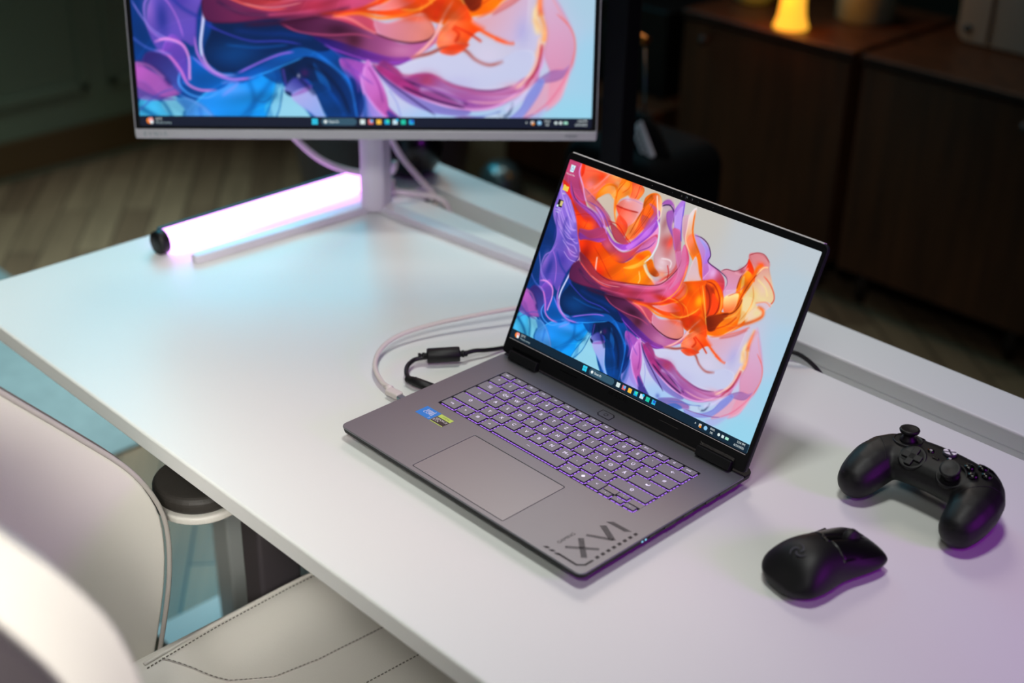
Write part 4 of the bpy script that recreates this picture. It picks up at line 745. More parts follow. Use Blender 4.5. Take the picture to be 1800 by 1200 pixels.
# ports on the right side
for y0,y1,h,m in((-.012,.004,.0034,'gloss'),(.016,.030,.0030,'gloss'),(-.034,-.026,.0026,'gloss'),(.05,.066,.0034,'gloss'),(.072,.10,.0034,'gloss')): MB().box(.1764,.1773,y0,y1,.0130-h/2,.0130+h/2).build('port',M[m],bot)
for y in(-.0442,-.0392): tag(MB().lathe([(.0,0),(.0011,0),(.0011,.0006),(0,.0007)],T=Matrix.Translation((.1766,y,.0128))@Matrix.Rotation(math.radians(90),4,'Y'),n=12).build('status_light',M['led'],bot),'tiny blue light')
pad=mesh_obj('touchpad',plate_mesh([rrect(-.0655,.0671,-.1221,-.0366,.0018)],.0153,.01685,.0003),M['pad'],lap)
kb=MB().box(KX0,KX1,KY0,KY1,.0135,.0149).build('keyboard',M['keyside'],lap)
gl=MB(); KH=.0178; U=(.1425*2)/15; RH=.01805
keymesh={}
def key(x0,x1,y0,y1,leg='',sub='',off=(0,0),size=.0060,tr=''):
    mb=MB(); g=.0015; a,b,c,d=x0+g,x1-g,y0+g,y1-g; z=KH
    q=[(a,c),(b,c),(b,d),(a,d)]; i=.0005
    mb.add([(x,y,.0160) for x,y in q]+[(x,y,z-.0003) for x,y in q],[(0,1,5,4),(1,2,6,5),(2,3,7,6),(3,0,4,7),(3,2,1,0)],1)
    t=[(a+i,c+i),(b-i,c+i),(b-i,d-i),(a+i,d-i)]
    mb.add([(x,y,z-.0003) for x,y in q]+[(x,y,z) for x,y in t],[(0,1,5,4),(1,2,6,5),(2,3,7,6),(3,0,4,7),(4,5,6,7)],0)
    cx,cy=(a+b)/2,(c+d)/2
    if leg: mb.mesh(text_mesh(leg,size),2,Matrix.Translation((cx+off[0],cy+off[1],z+.00006)))
    if sub: mb.mesh(text_mesh(sub,.0028),2,Matrix.Translation((cx-.0005,cy+.0045,z+.00006)))
    if tr: mb.mesh(text_mesh(tr,.003),2,Matrix.Translation((cx+.0045,cy,z+.00006)))
    mb.build('keycap',[M['key'],M['keyside'],M['legend']],kb)
    # light escaping under the cap: short lamps along the front and right side
    e=.0006
    n=max(2,int((b-a)/.0045))
    for k in range(n):
        s0=a+(b-a)*(k+.12)/n; s1=a+(b-a)*(k+.88)/n; gl.box(s0,s1,c-e,c+.001,.0150,.0156)
    for k in range(3):
        s0=c+(d-c)*(k+.2)/3; s1=c+(d-c)*(k+.8)/3; gl.box(b-.001,b+e,s0,s1,.0150,.0156)
y=.0825
FR=['esc','F1','F2','F3','F4','F5','F6','F7','F8','F9','F10','F11','F12','G','entf']
for i,t in enumerate(FR): key(-.1425+i*U,-.1425+(i+1)*U,y-.0113,y,t,size=.0036,off=(-.001,.0005))
rows=[([('^',1)]+[(c,1) for c in '1234567890ß´']+[('←',2)]),
 ([('⇆',1.5)]+[(c,1) for c in 'QWERTZUIOPÜ+']+[('#',1.5)]),
 ([('⇩',1.75)]+[(c,1) for c in 'ASDFGHJKLÖÄ']+[('↵',2.25)]),
 ([('⇧',2.25)]+[(c,1) for c in 'YXCVBNM,.-']+[('⇧',2.75)])]
y-=.0113; subs=dict(zip('1234567890ß','!"§$%&/()=?'))
for row in rows:
    x=-.1425
    for t,u in row:
        key(x,x+u*U,y-RH,y,t,subs.get(t,''),tr={'Q':'@','E':'€','2':'²','3':'³','M':'µ'}.get(t,'')); x+=u*U
    y-=RH
x=-.1425
for t,u in(('strg',1.25),('fn',1),('⊞',1),('alt',1),('—',5.25),('altgr',1),('◆',1),('<',1)):
    key(x,x+u*U,y-RH+.0008,y,t,size=.0034 if len(t)>1 else .005); x+=u*U
ax=.1425-3*U*.86
aw=U*.86
for i,t in enumerate('◂▾▸'): key(ax+i*aw,ax+(i+1)*aw,y-RH-.0002,y-RH/2,t,size=.003)
key(ax+aw,ax+2*aw,y-RH/2,y,'▴',size=.003)
for x0,x1 in((ax,ax+aw),(ax+2*aw,.1431)): MB().box(x0+.0008,x1,y-RH/2+.0006,y-.0008,.0149,.0169).build('filler_plate',M['deck'],kb)
gl.build('key_backlight',M['glow'],kb)
# power button
def hexa(x0,x1,y0,y1,c): return [(x0+c,y0),(x1,y0),(x1,y1-c),(x1-c,y1),(x0,y1),(x0,y0+c)]
pb=mesh_obj('power_button',plate_mesh([hexa(-.0090,.0088,.0912,.1018,.003)],.0165,.0174,.0002),M['deck'],lap)
mesh_obj('outline',plate_mesh([hexa(-.0101,.0099,.0901,.1029,.0034),hexa(-.0090,.0088,.0912,.1018,.003)[::-1]],.0169,.01715),M['ink'],pb)
mb=MB(); ring=lambda r:[(r*math.cos(a*math.pi/12),.0965+r*math.sin(a*math.pi/12)) for a in range(24)]
mb.mesh(plate_mesh([ring(.0026),ring(.0019)[::-1]],.01741,.01746)); mb.build('symbol',M['ink'],pb)
# stickers
def decal(name,mesh,m,parent,z,T=None):
    mb=MB().mesh(mesh,0,Matrix.Translation((0,0,z))@(T if T is not None else Matrix.Identity(4))); return mb.build(name,m,parent)
st=MB().box(-.1448,-.1221,-.0515,-.0335,.017,.01715).build('processor_sticker',M['blue'],lap); tag(st,'blue sticker with white lettering')
for t,s,x,yy in(('intel',.0072,-.1328,-.0385),('CORE',.0056,-.1328,-.0432),('7',.004,-.1255,-.0490)): decal('print',text_mesh(t,s),M['white'],st,.0172,Matrix.Translation((x,yy,0)))
st=MB().box(-.1208,-.1012,-.0515,-.0340,.017,.0171).build('graphics_sticker',M['sblack'],lap); tag(st,'black and lime sticker')
MB().box(-.1208,-.1012,-.0400,-.0340,.0171,.01718).box(-.1208,-.1012,-.0515,-.0504,.0171,.01718).build('lime_band',M['green'],st)
for t,s,x,yy,m in(('nVIDIA',.0034,-.1105,-.0370,'dgreen'),('GEFORCE',.0040,-.1110,-.0432,'white'),('RTX',.0046,-.1160,-.0470,'white')): decal('print',text_mesh(t,s),M[m],st,.0172,Matrix.Translation((x,yy,0)))
# XVI emblem in the front corner: hatched letters, bracket, slots
em=MB()
def stroke(p,q,w):   # a bar of the big letters drawn as thin hatch lines
    p=Vector(p);q=Vector(q);h0=Vector((.69,.72));d=(q-p);dn=d.normalized();cr=abs(dn.x*h0.y-dn.y*h0.x);n=int(d.length*cr/.00125)
    for k in range(n):
        c=p+d*((k+.5)/n); h=h0*(w/2/cr); t=Vector((.72,-.69))*.00036
        em.add([(*(c-h-t),.0171),(*(c+h-t),.0171),(*(c+h+t),.0171),(*(c-h+t),.0171)],[(0,1,2,3)])
def longs(p,q,w):
    p=Vector(p);q=Vector(q);d=(q-p).normalized();n=Vector((-d[1],d[0]))
    for k in(-1,0,1):
        a=p+n*k*w/2.6;b=q+n*k*w/2.6;t=n*.00034
        em.add([(*(a-t),.0171),(*(b-t),.0171),(*(b+t),.0171),(*(a+t),.0171)],[(0,1,2,3)])
stroke((.1375,-.0872),(.1610,-.1074),.0058); longs((.1370,-.1082),(.1614,-.0875),.0036)
stroke((.1376,-.0568),(.1605,-.0680),.0062); longs((.1376,-.0798),(.1600,-.0668),.0036)
stroke((.1378,-.0475),(.1613,-.0467),.0052)
em2=[(.1362,-.1212),(.1640,-.1212),(.1700,-.1150),(.1700,-.1030),(.1675,-.1045),(.1675,-.1140),(.1630,-.1187),(.1390,-.1187)]
def flat(mb,L,z=.0171): mb.add([(x,y,z) for x,y in L],[tuple(range(len(L)))])
flat(em,[(.1416,-.1215),(.1640,-.1215),(.1702,-.1150),(.1702,-.1035),(.1678,-.1045),(.1678,-.1140),(.1630,-.1190),(.1400,-.1190)])
for k in range(3): x=.1220+k*.0072; flat(em,[(x,-.1225),(x+.0045,-.1225),(x+.0070,-.1192),(x+.0030,-.1192)])
for k in range(8): yy=-.0974+k*.0076; flat(em,[(.1668,yy-.0022),(.1704,yy-.0026),(.1704,yy+.0014),(.1668,yy+.0018)])
em.mesh(text_mesh('GAMING',.0058),0,Matrix.Translation((.1283,-.0973,.0171))@Matrix.Rotation(math.radians(90),4,'Z'))
em.build('corner_emblem',M['ink'],lap)
# lid
lid=empty('screen_lid',(0,.11689,.03959),(-.4337,0,0)); lid.parent=lap
def lidplate(name,outl,y0,y1,bev,m):   # outlines in lid x/z, thickness along lid y (front is -y)
    me=plate_mesh(outl,-y1,-y0,bev); me.transform(Matrix.Rotation(math.radians(90),4,'X')); return mesh_obj(name,me,m,lid)
lidplate('lid_cover',[rrect(-W2,W2,-.0195,.2240,.007,6,(.007,.007,.004,.004))],.0012,.0062,.0008,M['lidback'])
lidplate('bezel',[rrect(-W2+.0006,W2-.0006,-.0195,.2232,.007,6,(.0065,.0065,.005,.005)),rrect(-.1724,.1724,0,.2155,.001,2)[::-1]],0,.0013,.0002,M['bezel'])
MB().box(-.1712,.1712,.0004,.0058,.2234,.2246).build('top_edge_line',M['lidedge'],lid)
ds=display('display_panel',lid,-.17235,.17235,0,.2154,.0006,640,400)
MB().box(-.1715,.1715,-.0003,.0,-.0016,-.0012).build('gasket_line',M['lidedge'],lid)
for s in(-1,1):
    hb=MB().box(s*.1397-.0222,s*.1397+.0222,-.0048,.004,-.0240,-.0132).build('hinge',M['deckd'],lid,bevel=.0012)
    MB().box(s*.1397-.0222,s*.1397+.0222,-.0004,.0004,-.0128,-.0095).build('hinge_slot',M['gloss'],lid)
    MB().box(s*.0736-.0137,s*.0736+.0137,-.0003,.0,-.0092,-.0084).build('bumper_slot',M['gloss'],lid)
MB().mesh(text_mesh('GIGABYTE',.0056,.0001),0,Matrix.Translation((0,-.0003,-.0068))@Matrix.Rotation(math.radians(90),4,'X')).build('brand_lettering',M['gloss'],lid)
for x,r_ in((-.0215,.0006),(-.009,.0012),(-.002,.0019),(.0055,.0016),(.014,.0006),(.034,.0006),(-.05,.0006)):
    MB().lathe([(0,0),(r_,0),(r_,.0002),(0,.0003)],T=Matrix.Translation((x,0,.2196))@Matrix.Rotation(math.radians(90),4,'X'),n=14).build('webcam' if r_>.0015 else 'sensor_hole',M['gloss'],lid)
# what the screen shows over the wallpaper
def ui(parent,S,TB,W,H,mirror=0):
    """taskbar of height TB on a screen W wide; S scales the icons"""
    y=-.0001; X0=-W/2
    bar=MB().box(X0,W/2,y,y+.0001,0,TB).build('taskbar',emat('10283a' if H else '141b30',.9),parent)
    def rect(x,z,w,h,c,d=.0002,n='icon'): MB().box(x-w/2,x+w/2,y-d,y,z-h/2,z+h/2).build(n,emat(c),bar)
    def txt(t,x,z,s,c='e8f4f4',al='LEFT'): MB().mesh(text_mesh(t,s,0,al),0,Matrix.Translation((x,y-.0003,z))@Matrix.Rotation(math.radians(90),4,'X')).build('print',emat(c),bar)
    def disc(x,z,r_,c,d=.0002): MB().lathe([(0,0),(r_,0),(r_,.0001),(0,.0001)],T=Matrix.Translation((x,y-d,z))@Matrix.Rotation(math.radians(90),4,'X'),n=20).build('icon',emat(c),bar)
    z=TB*.52; k=S
    disc(X0+.009*k,z,.0028*k,'f08020'); disc(X0+.0102*k,z+.0008*k,.0022*k,'f0a0a0',.0003); disc(X0+.0108*k,z-.0012*k,.0016*k,'e8f0f4',.0004)
    txt('22°C',X0+.0145*k,z+.0016*k,.0030*k); txt('Mostly sunny',X0+.0145*k,z-.0017*k,.0027*k,'b0c8cc')
    x=-.0485*k
    for dx in(-.0014,.0014):
        for dz in(-.0014,.0014): rect(x+dx*k,z+dz*k,.0025*k,.0025*k,'30d0f4')
    mesh=plate_mesh([rrect(-.0425*k,-.0095*k,z-.0034*k,z+.0034*k,.0034*k)],0,.0001); mesh.transform(Matrix.Rotation(math.radians(90),4,'X')); mesh.transform(Matrix.Translation((0,y-.0001,0))); mesh_obj('search_field',mesh,emat('34566a'),bar)
    disc(-.0385*k,z,.0015*k,'e8f4f4',.0003); txt('Search',-.0355*k,z,.0035*k)
    for i,c in enumerate(('d8e8e8','e06868','f8c040','18a8e0','c8e4f0','20c8a8','28b8e8')): 
        rect((-.0040+i*.0076)*k,z,.0044*k,.0044*k,c)
        if i in(1,3,6): disc((-.0040+i*.0076)*k+.0008*k,z+.0008*k,.0015*k,{1:'60b0f0',3:'40e0b0',6:'2060d0'}[i],.0004)
        if i==4: disc((-.0040+i*.0076)*k+.0018*k,z+.0018*k,.0013*k,'20c0f0',.0004)
    R=W/2
    txt('^',R-.062*k,z-.0005*k,.004*k); rect(R-.0555*k,z,.003*k,.003*k,'c8c8c8'); disc(R-.0548*k,z-.001*k,.0012*k,'f09020',.0004); disc(R-.049*k,z,.002*k,'90c8f0')
    txt('ENG',R-.0415*k,z+.0017*k,.0026*k,al='CENTER'); txt('DE',R-.0415*k,z-.0017*k,.0026*k,al='CENTER')
    disc(R-.0335*k,z,.0014*k,'d8e8e8'); rect(R-.029*k,z,.0026*k,.0026*k,'d8e8e8'); rect(R-.0242*k,z,.0036*k,.0024*k,'a8e8d0')
    txt('2:34 PM',R-.004*k,z+.0018*k,.0028*k,al='RIGHT'); txt('6/23/2025',R-.004*k,z-.0018*k,.0028*k,al='RIGHT')
    return bar
ui(lid,1.12,.0098,.3447,1)
def rotx(me,x,y,z): me.transform(Matrix.Translation((x,y,z))@Matrix.Rotation(math.radians(90),4,'X')); return me
di=MB(); di.add([(-.1672,-.0002,.2105),(-.1604,-.0002,.2105),(-.1612,-.0002,.2025),(-.1664,-.0002,.2025)],[(0,1,2,3)]); o=di.build('recycle_bin_icon',emat('d4ecf4'),lid)
MB().mesh(rotx(text_mesh('♺',.006),-.1638,-.0004,.2062)).build('print',emat('2090d8'),o); MB().mesh(rotx(text_mesh('Recycle Bin',.0028),-.1638,-.0003,.1995)).build('print',emat('e8d8e0'),o)
o=MB().add([(-.1682,-.0002,.1865),(-.1655,-.0002,.1865),(-.1648,-.0002,.1855),(-.1600,-.0002,.1855),(-.1600,-.0002,.1800),(-.1682,-.0002,.1800)],[(0,1,2,3,4,5)]).build('folder_icon',emat('f4d050'),lid); MB().mesh(rotx(text_mesh('gpu',.003),-.1640,-.0003,.1770)).build('print',emat('e8d8e0'),o)
o=MB().box(-.1684,-.1608,-.0003,-.0002,.1605,.1690).build('shortcut_icon',emat('18140c'),lid); MB().box(-.1645,-.1610,-.0005,-.0003,.1625,.1680).build('picture',emat('d8c880'),o); MB().box(-.1686,-.1662,-.0005,-.0003,.1600,.1625).build('arrow_badge',emat('d8ecf8'),o); MB().mesh(rotx(text_mesh('test run\nvideo',.0028),-.1646,-.0003,.1560)).build('print',emat('d8d4f0'),o)
tag(lap,'open dark grey laptop with violet backlit keys showing a flowing silk wallpaper','laptop')
# ================================================================ cables at the laptop
r=empty('usb_cable',(-.20,-.035,0))
def rel(P,o=r): return [tuple(Vector(p)-Vector(o.location)) for p in P]
MB().tube(rel([(-.212,-.0295,.0095),(-.2295,-.0284,.009),(-.2603,-.0141,.011),(-.2858,.0143,.013),(-.2948,.0497,.016),(-.2855,.0957,.019),(-.2657,.143,.022),(-.242,.1906,.025),(-.21,.25,.026),(-.16,.32,.018),(-.10,.365,.006),(-.06,.385,.002),(-.05,.40,-.03),(-.05,.402,-.08)]),.0028,12).build('cord',M['cable'],r)
MB().box(-.0195,.0,-.0055,.0055,.0055,.0125).build('connector',M['cable'],r,bevel=.002,loc=(.008,.0015,0),rot=(0,0,math.radians(4)))
MB().tube(rel([(-.211,-.031,.0092),(-.222,-.0298,.008)]),[.0042,.0030],12,smooth_path=False).build('strain_relief',M['cable'],r)
MB().box(.008,.0222,-.004,.004,.007,.0112).build('plug',M['steel'],r,bevel=.0008)
tag(r,'thick off-white cable curving from the laptop side back over the desk','cable')
r=empty('power_cable',(-.2,.02,0))
MB().tube(rel([(-.190,.004,.0095),(-.205,-.001,.0095),(-.222,.002,.010),(-.237,.015,.0105),(-.243,.030,.011),(-.240,.040,.0115),(-.235,.048,.012)],r),.0027,12).tube(rel([(-.213,.0775,.013),(-.210,.095,.013),(-.205,.112,.010),(-.202,.14,.005),(-.19,.19,.003),(-.15,.26,.003),(-.08,.32,.003),(-.02,.350,.003),(.03,.365,.012),(.055,.378,.010),(.083,.386,-.010),(.10,.395,-.05)],r),.0027,12).build('cord',M['cableb'],r)
a=Vector((-.238,.0455,.013));b=Vector((-.214,.0765,.014));d=(b-a).normalized()
TT=Matrix.Translation(a-Vector(r.location))@d.to_track_quat('Z','Y').to_matrix().to_4x4(); Ln=(b-a).length
fc=MB().lathe([(.0028,-.010),(.0040,-.010),(.0040,-.007),(.0032,-.007),(.0032,-.005),(.0042,-.005),(.0042,-.002),(.0034,-.002),(.0040,0),(.0082,.0004),(.0090,.002),(.0090,Ln-.002),(.0082,Ln-.0004),(.0040,Ln),(.0034,Ln+.002),(.0042,Ln+.002),(.0042,Ln+.005),(.0032,Ln+.005),(.0038,Ln+.007),(.0028,Ln+.009)],T=TT,n=28).build('ferrite_core',M['black'],r)
c=Vector((-.206,-.0005,.0095));d=Vector((.1,.02,0)).normalized(); T2=Matrix.Translation(c-Vector(r.location))@d.to_track_quat('Z','Y').to_matrix().to_4x4()
MB().lathe([(.0030,-.012),(.0042,-.010),(.0036,-.009),(.0046,-.007),(.0040,-.006),(.0050,-.004),(.0044,-.003),(.0054,-.001),(.0056,0),(.0056,.026),(.0050,.0262),(.0,.0262)],T=T2,n=24).build('barrel_plug',M['black'],r)
tag(r,'black power cable with a cylindrical ferrite core plugged into the laptop','cable')
# ================================================================ monitor
mon=empty('monitor',(-.54753,.21074,0),(0,0,.8333578))
hd=empty('screen_head',(0,0,.15683),(-.12441,0,0)); hd.parent=mon
def hplate(name,outl,y0,y1,bev,m,par=hd):
    me=plate_mesh(outl,-y1,-y0,bev); me.transform(Matrix.Rotation(math.radians(90),4,'X')); return mesh_obj(name,me,m,par)
HW=.3065
hplate('rear_shell',[rrect(-HW,HW,0,.3565,.004)],.006,.028,.002,M['mon'])
hplate('frame',[rrect(-HW,HW,.0,.3565,.004),rrect(-HW+.0012,HW-.0012,.0128,.3553,.002)[::-1]],-.001,.007,.0004,M['mon'])
hplate('bezel',[rrect(-HW+.0012,HW-.0012,.0128,.3553,.002)],.0,.004,.0,M['bezel'])
MB().box(-HW+.001,HW-.001,-.0035,.004,.0004,.0126).build('chin',M['mon'],hd,bevel=.0012)
md=display('display_panel',hd,-.29885,.29885,.0168,.353,-.0004,520,293,.05,.95)
mt=empty('taskbar_area',(0,-.0005,.0168)); mt.parent=hd
def lift(o,dx=0,dy=0,dz=0): o.location=(dx,dy,dz)
bar=ui(hd,1.42,.0135,.5977,0); lift(bar,0,-.0006,.0168)
bpy.data.objects.remove(mt)
MB().mesh(text_mesh('E V N I Λ',.0078,.0001),0,Matrix.Translation((-.279,-.0037,.0065))@Matrix.Rotation(math.radians(90),4,'X')).build('brand_lettering',M['steel'],hd)
MB().mesh(text_mesh('PHILIPS',.0050,.0001),0,Matrix.Translation((.272,-.0037,.0065))@Matrix.Rotation(math.radians(90),4,'X')).build('model_lettering',M['steel'],hd)
MB().box(-.05,.05,.028,.075,.12,.22).build('mount',M['mon'],hd,bevel=.01)
# stand: folded column and V feet (world directions -y and +x), placed in the monitor frame
iw=Matrix.Rotation(-.8333578,4,'Z')@Matrix.Translation((.54753,-.21074,0))
def W(p): return iw@Vector(p)
ap=Vector((-.640,.286))
col=[(-.6505,.2755),(-.6385,.2795),(-.6305,.2875),(-.6265,.2995),(-.640,.325),(-.668,.30)]
mb=MB(); mb.rings([[W((x,y,.004)) for x,y in col],[W((x,y,.30)) for x,y in col]],smooth=False); mb.build('column',M['stand'],mon,bevel=.002,seg=3)
MB().box(-.025,.025,-.075,.01,.26,.30,0,iw@Matrix.Translation((-.645,.295,0))@Matrix.Rotation(.8333578,4,'Z')).build('arm',M['stand'],mon)
def foot(p,q,w):
    p=Vector(p);q=Vector(q);d=(q-p).normalized();n=Vector((-d[1],d[0]))*w
    pts=[p+n,p-n,q-n*.72-d*.006,q-n*.4,q+n*.4,q+n*.72-d*.006]; pts=[(v[0],v[1]) for v in pts]
    mb=MB(); mb.rings([[W((x,y,.0)) for x,y in pts],[W((x,y,.0115)) for x,y in pts]],smooth=False); return mb.build('foot',M['stand'],mon,bevel=.0025,seg=3)
foot((-.655,.312),(-.6655,.000),.0125); foot((-.660,.305),(-.342,.326),.0125)
tag(mon,'large silver monitor on a V foot showing a flowing silk wallpaper above the laptop','monitor')
# violet light tube
r=empty('light_tube',(-.722,-.02,0))
def ringat(y,rad): return [(rad*math.sin(t),y,.0165+rad*math.cos(t)) for t in [2*math.pi*i/28 for i in range(28)]]
MB().rings([ringat(.012,.0160),ringat(.345,.0160)]).build('diffuser',M['tube'],r)
MB().rings([ringat(-.002,.0145),ringat(0,.0165),ringat(.012,.0165)]).build('end_cap',M['black'],r); MB().rings([ringat(.345,.0165),ringat(.357,.0165),ringat(.359,.0145)]).build('end_cap',M['black'],r)
MB().box(-.0172,-.0115,.012,.345,.022,.0305).build('spine',M['black'],r)
tag(r,'glowing white-violet light tube lying along the left desk edge','light')
# monitor cables
def cablething(label,pts,rad,m='cable'):
    r=empty('monitor_cable',pts[0]); MB().tube(rel(pts,r),rad,10).build('cord',M[m],r); tag(r,label,'cable'); return r
cablething('white cable sagging below the monitor left of its column',[(-.745,.14,.20),(-.735,.19,.145),(-.72,.25,.075),(-.70,.30,.045),(-.67,.345,.040),(-.655,.345,.06)],.0048)
cablething('white cable running down from behind the column to the desk slot',[(-.665,.345,.12),(-.670,.35,.095),(-.665,.368,.058),(-.645,.385,.026),(-.625,.395,.0),(-.62,.4,-.06)],.0045)
cablething('short white cable lying flat behind the monitor column',[(-.700,.335,.008),(-.68,.352,.006),(-.655,.372,.005),(-.600,.392,.002),(-.59,.402,-.05)],.0045)
for i,(z,lab) in enumerate(((.0065,'lower of two round cable ends behind the column'),(.0195,'upper of two round cable ends behind the column'))):
    tag(MB().lathe([(0,-.008),(.005,-.008),(.0062,-.006),(.0062,.006),(.005,.008),(0,.008)],T=Matrix.Translation((-.678,.358-i*.004,z))@Matrix.Rotation(math.radians(90),4,'X')@Matrix.Rotation(math.radians(40),4,'Y'),n=20).build('cable_end',M['cable']),lab,'cable end','round cable ends')
r=empty('round_speaker',(-.728,.437,0)); MB().lathe([(.022,0),(.036,.008),(.047,.025),(.051,.048),(.047,.071),(.036,.088),(.02,.097),(0,.10)],n=48).build('body',M['gloss'],r); MB().lathe([(.023,0),(.023,.003),(.0,.003)],n=32).build('base_ring',M['rubber'],r)
tag(r,'glossy black round speaker in the rear left desk corner','speaker')
# ================================================================ game controller
def remesh(o,vox,it,fac=.6):
    m=o.modifiers.new('r','REMESH'); m.mode='VOXEL'; m.voxel_size=vox; m.use_smooth_shade=True
    s=o.modifiers.new('s','SMOOTH'); s.iterations=it; s.factor=fac
    dg=bpy.context.evaluated_depsgraph_get(); me=bpy.data.meshes.new_from_object(o.evaluated_get(dg)); me.polygons.foreach_set('use_smooth',[True]*len(me.polygons))
    mt_=o.data.materials[0]; o.modifiers.clear(); o.data=me; me.materials.clear(); me.materials.append(mt_); return o
def ell(mb,c,rad,n=18,T=None):
    R=[]
    for i in range(1,n):
        a=math.pi*i/n; R.append([Vector((c[0]+rad[0]*math.sin(a)*math.cos(2*math.pi*j/24),c[1]+rad[1]*math.sin(a)*math.sin(2*math.pi*j/24),c[2]-rad[2]*math.cos(a))) for j in range(24)])
    if T is not None: R=[[T@v for v in r] for r in R]
    mb.rings(R)
def capsule(mb,a,b,ra,rb,sz=1.0,n=14):
    a=Vector(a);b=Vector(b)
    for i in range(n+1):
        t=i/n; ell(mb,a.lerp(b,t),(ra*(1-t)+rb*t,ra*(1-t)+rb*t,(ra*(1-t)+rb*t)*sz),10)
ctl=empty('game_controller',(.3185,.218,0),(0,0,math.radians(0)))
FT=Matrix.Translation((0,.0,.0))
mb=MB()
# shoulders and middle
for i in range(21):
    t=i/20*2-1; x=t*.048; ell(mb,(x,.016+.004*(1-t*t),.034+.002*(1-t*t)),(.016,.0315-.001*t*t,.0205),8)
for s in(-1,1):
    P=[(s*.046,.018,.035,.026,.0200),(s*.0525,.008,.033,.0255,.0215),(s*.0560,-.006,.030,.0250,.0225),(s*.0570,-.019,.0265,.0235,.0220),(s*.0575,-.029,.0235,.0215,.0205),(s*.0575,-.036,.0215,.0190,.0190)]
    for k in range(len(P)-1):
        for j in range(6):
            t=j/6; q=[P[k][m]*(1-t)+P[k+1][m]*t for m in range(5)]; ell(mb,q[:3],(q[3],q[3]*.9,q[4]),8)
cb=remesh(mb.build('body',M['black'],ctl),.0016,10)
from mathutils.bvhtree import BVHTree
_bv=BVHTree.FromPolygons([v.co for v in cb.data.vertices],[tuple(p.vertices) for p in cb.data.polygons])
def surf(x,y): h=_bv.ray_cast(Vector((x,y,.2)),Vector((0,0,-1))); return h[0].z if h[0] else .04
def face(x,y,z=0):
    zz=max(surf(x,y),sum(surf(x+a,y+b) for a,b in((-.006,0),(.006,0),(0,-.006),(0,.006)))/4)
    g=(surf(x,y+.01)-surf(x,y-.01))/.02; h=(surf(x+.01,y)-surf(x-.01,y))/.02
    return Matrix.Translation((x,y,zz+z))@Matrix.Rotation(math.atan(g),4,'X')@Matrix.Rotation(-math.atan(h),4,'Y')
def stick(x,y,z0=0):
    T=face(x,y,z0)
    w=MB().lathe([(.0150,-.004),(.0152,.0),(.0140,.0012),(.0125,-.001),(.0105,-.004),(.0,-.004)],T=T,n=40).build('stick_well',M['black'],ctl)
    a=MB().lathe([(.0095,-.003),(.0080,.002),(.0060,.0045),(.0058,.0075),(.0080,.0085),(.0098,.0095),(.0103,.0115),(.0096,.0130),(.0078,.0127),(.0,.0118)],T=T,n=36).build('thumb_stick',M['black'],ctl)
stick(-.0385,.022); stick(.0235,.001,-.001)
T=face(-.0200,.001,-.0008); d=MB().lathe([(.0140,-.003),(.0142,.0004),(.0128,.0010),(.0105,.0004),(.0,.0000)],T=T,n=40).build('direction_pad',M['black'],ctl)
MB().box(-.0035,.0035,-.0105,.0105,0,.0030,0,T).box(-.0105,.0105,-.0035,.0035,0,.0030,0,T).build('cross',M['black'],d,bevel=.0006)
for (dx,dy,t) in((0,.0095,'Y'),(0,-.0095,'A'),(-.0095,0,'X'),(.0095,0,'B')):
    T=face(.0410+dx,.019+dy,.0); bt=MB().lathe([(.0050,-.003),(.0052,.0016),(.0046,.0032),(.0025,.0040),(.0,.0042)],T=T,n=28).build('face_button',M['gloss'],ctl)
    MB().mesh(text_mesh(t,.006),0,T@Matrix.Translation((0,0,.0043))).build('print',M['ink'],bt)
T=face(.005,.0275,.0006); gb=MB().lathe([(.0068,-.003),(.0070,.0012),(.0062,.0018),(.0,.0020)],T=T,n=36).build('guide_button',M['bin'],ctl)
mb=MB()
for k in range(4):   # white disc cut by a dark cross of two curved bars
    a0=math.radians(90*k); seg=[]
    for j in range(9):
        a=a0+math.radians(-33+66*j/8); seg.append((.0066*math.cos(a),.0066*math.sin(a)))
    seg.append((.0014*math.cos(a0),.0014*math.sin(a0)))
    mb.add([T@Vector((x,y,.0021)) for x,y in seg],[tuple(range(len(seg)))])
tag(mb.build('emblem',M['white'],gb),'white disc with a dark cross')
for x in(-.0105,.0105):
    T=face(x,.0185,.0); b=MB().lathe([(.0032,-.002),(.0033,.0011),(.0,.0014)],T=T,n=20).build('menu_button',M['gloss'],ctl); MB().box(-.0014,.0014,-.0009,-.0004,.0014,.0017,0,T).box(-.0014,.0014,.0004,.0009,.0014,.0017,0,T).build('print',M['white'],b)
T=face(0,.010,0); MB().box(-.0035,.0035,-.0016,.0016,-.001,.0012,0,T).build('share_button',M['gloss'],ctl,bevel=.0008)
for s in(-1,1):
    P=[(s*.030,.040,.044),(s*.042,.038,.042),(s*.056,.030,.038),(s*.066,.016,.034)]
    MB().tube(P,[.006,.0085,.0085,.005],14).build('bumper',M['gloss'],ctl)
    m_=MB(); ell(m_,(s*.046,.036,.026),(.014,.014,.016),12); m_.build('trigger',M['black'],ctl)
for s in(-1,1):
    P=[(s*.040,-.014),(s*.046,-.008),(s*.053,.000),(s*.062,.008),(s*.070,.014)]
    MB().tube([(x,y,surf(x,y)+.0001) for x,y in P],.0004,6).build('grip_seam',M['rubber'],ctl)
tag(ctl,'black game controller with two thumb sticks at the right of the desk','controller')
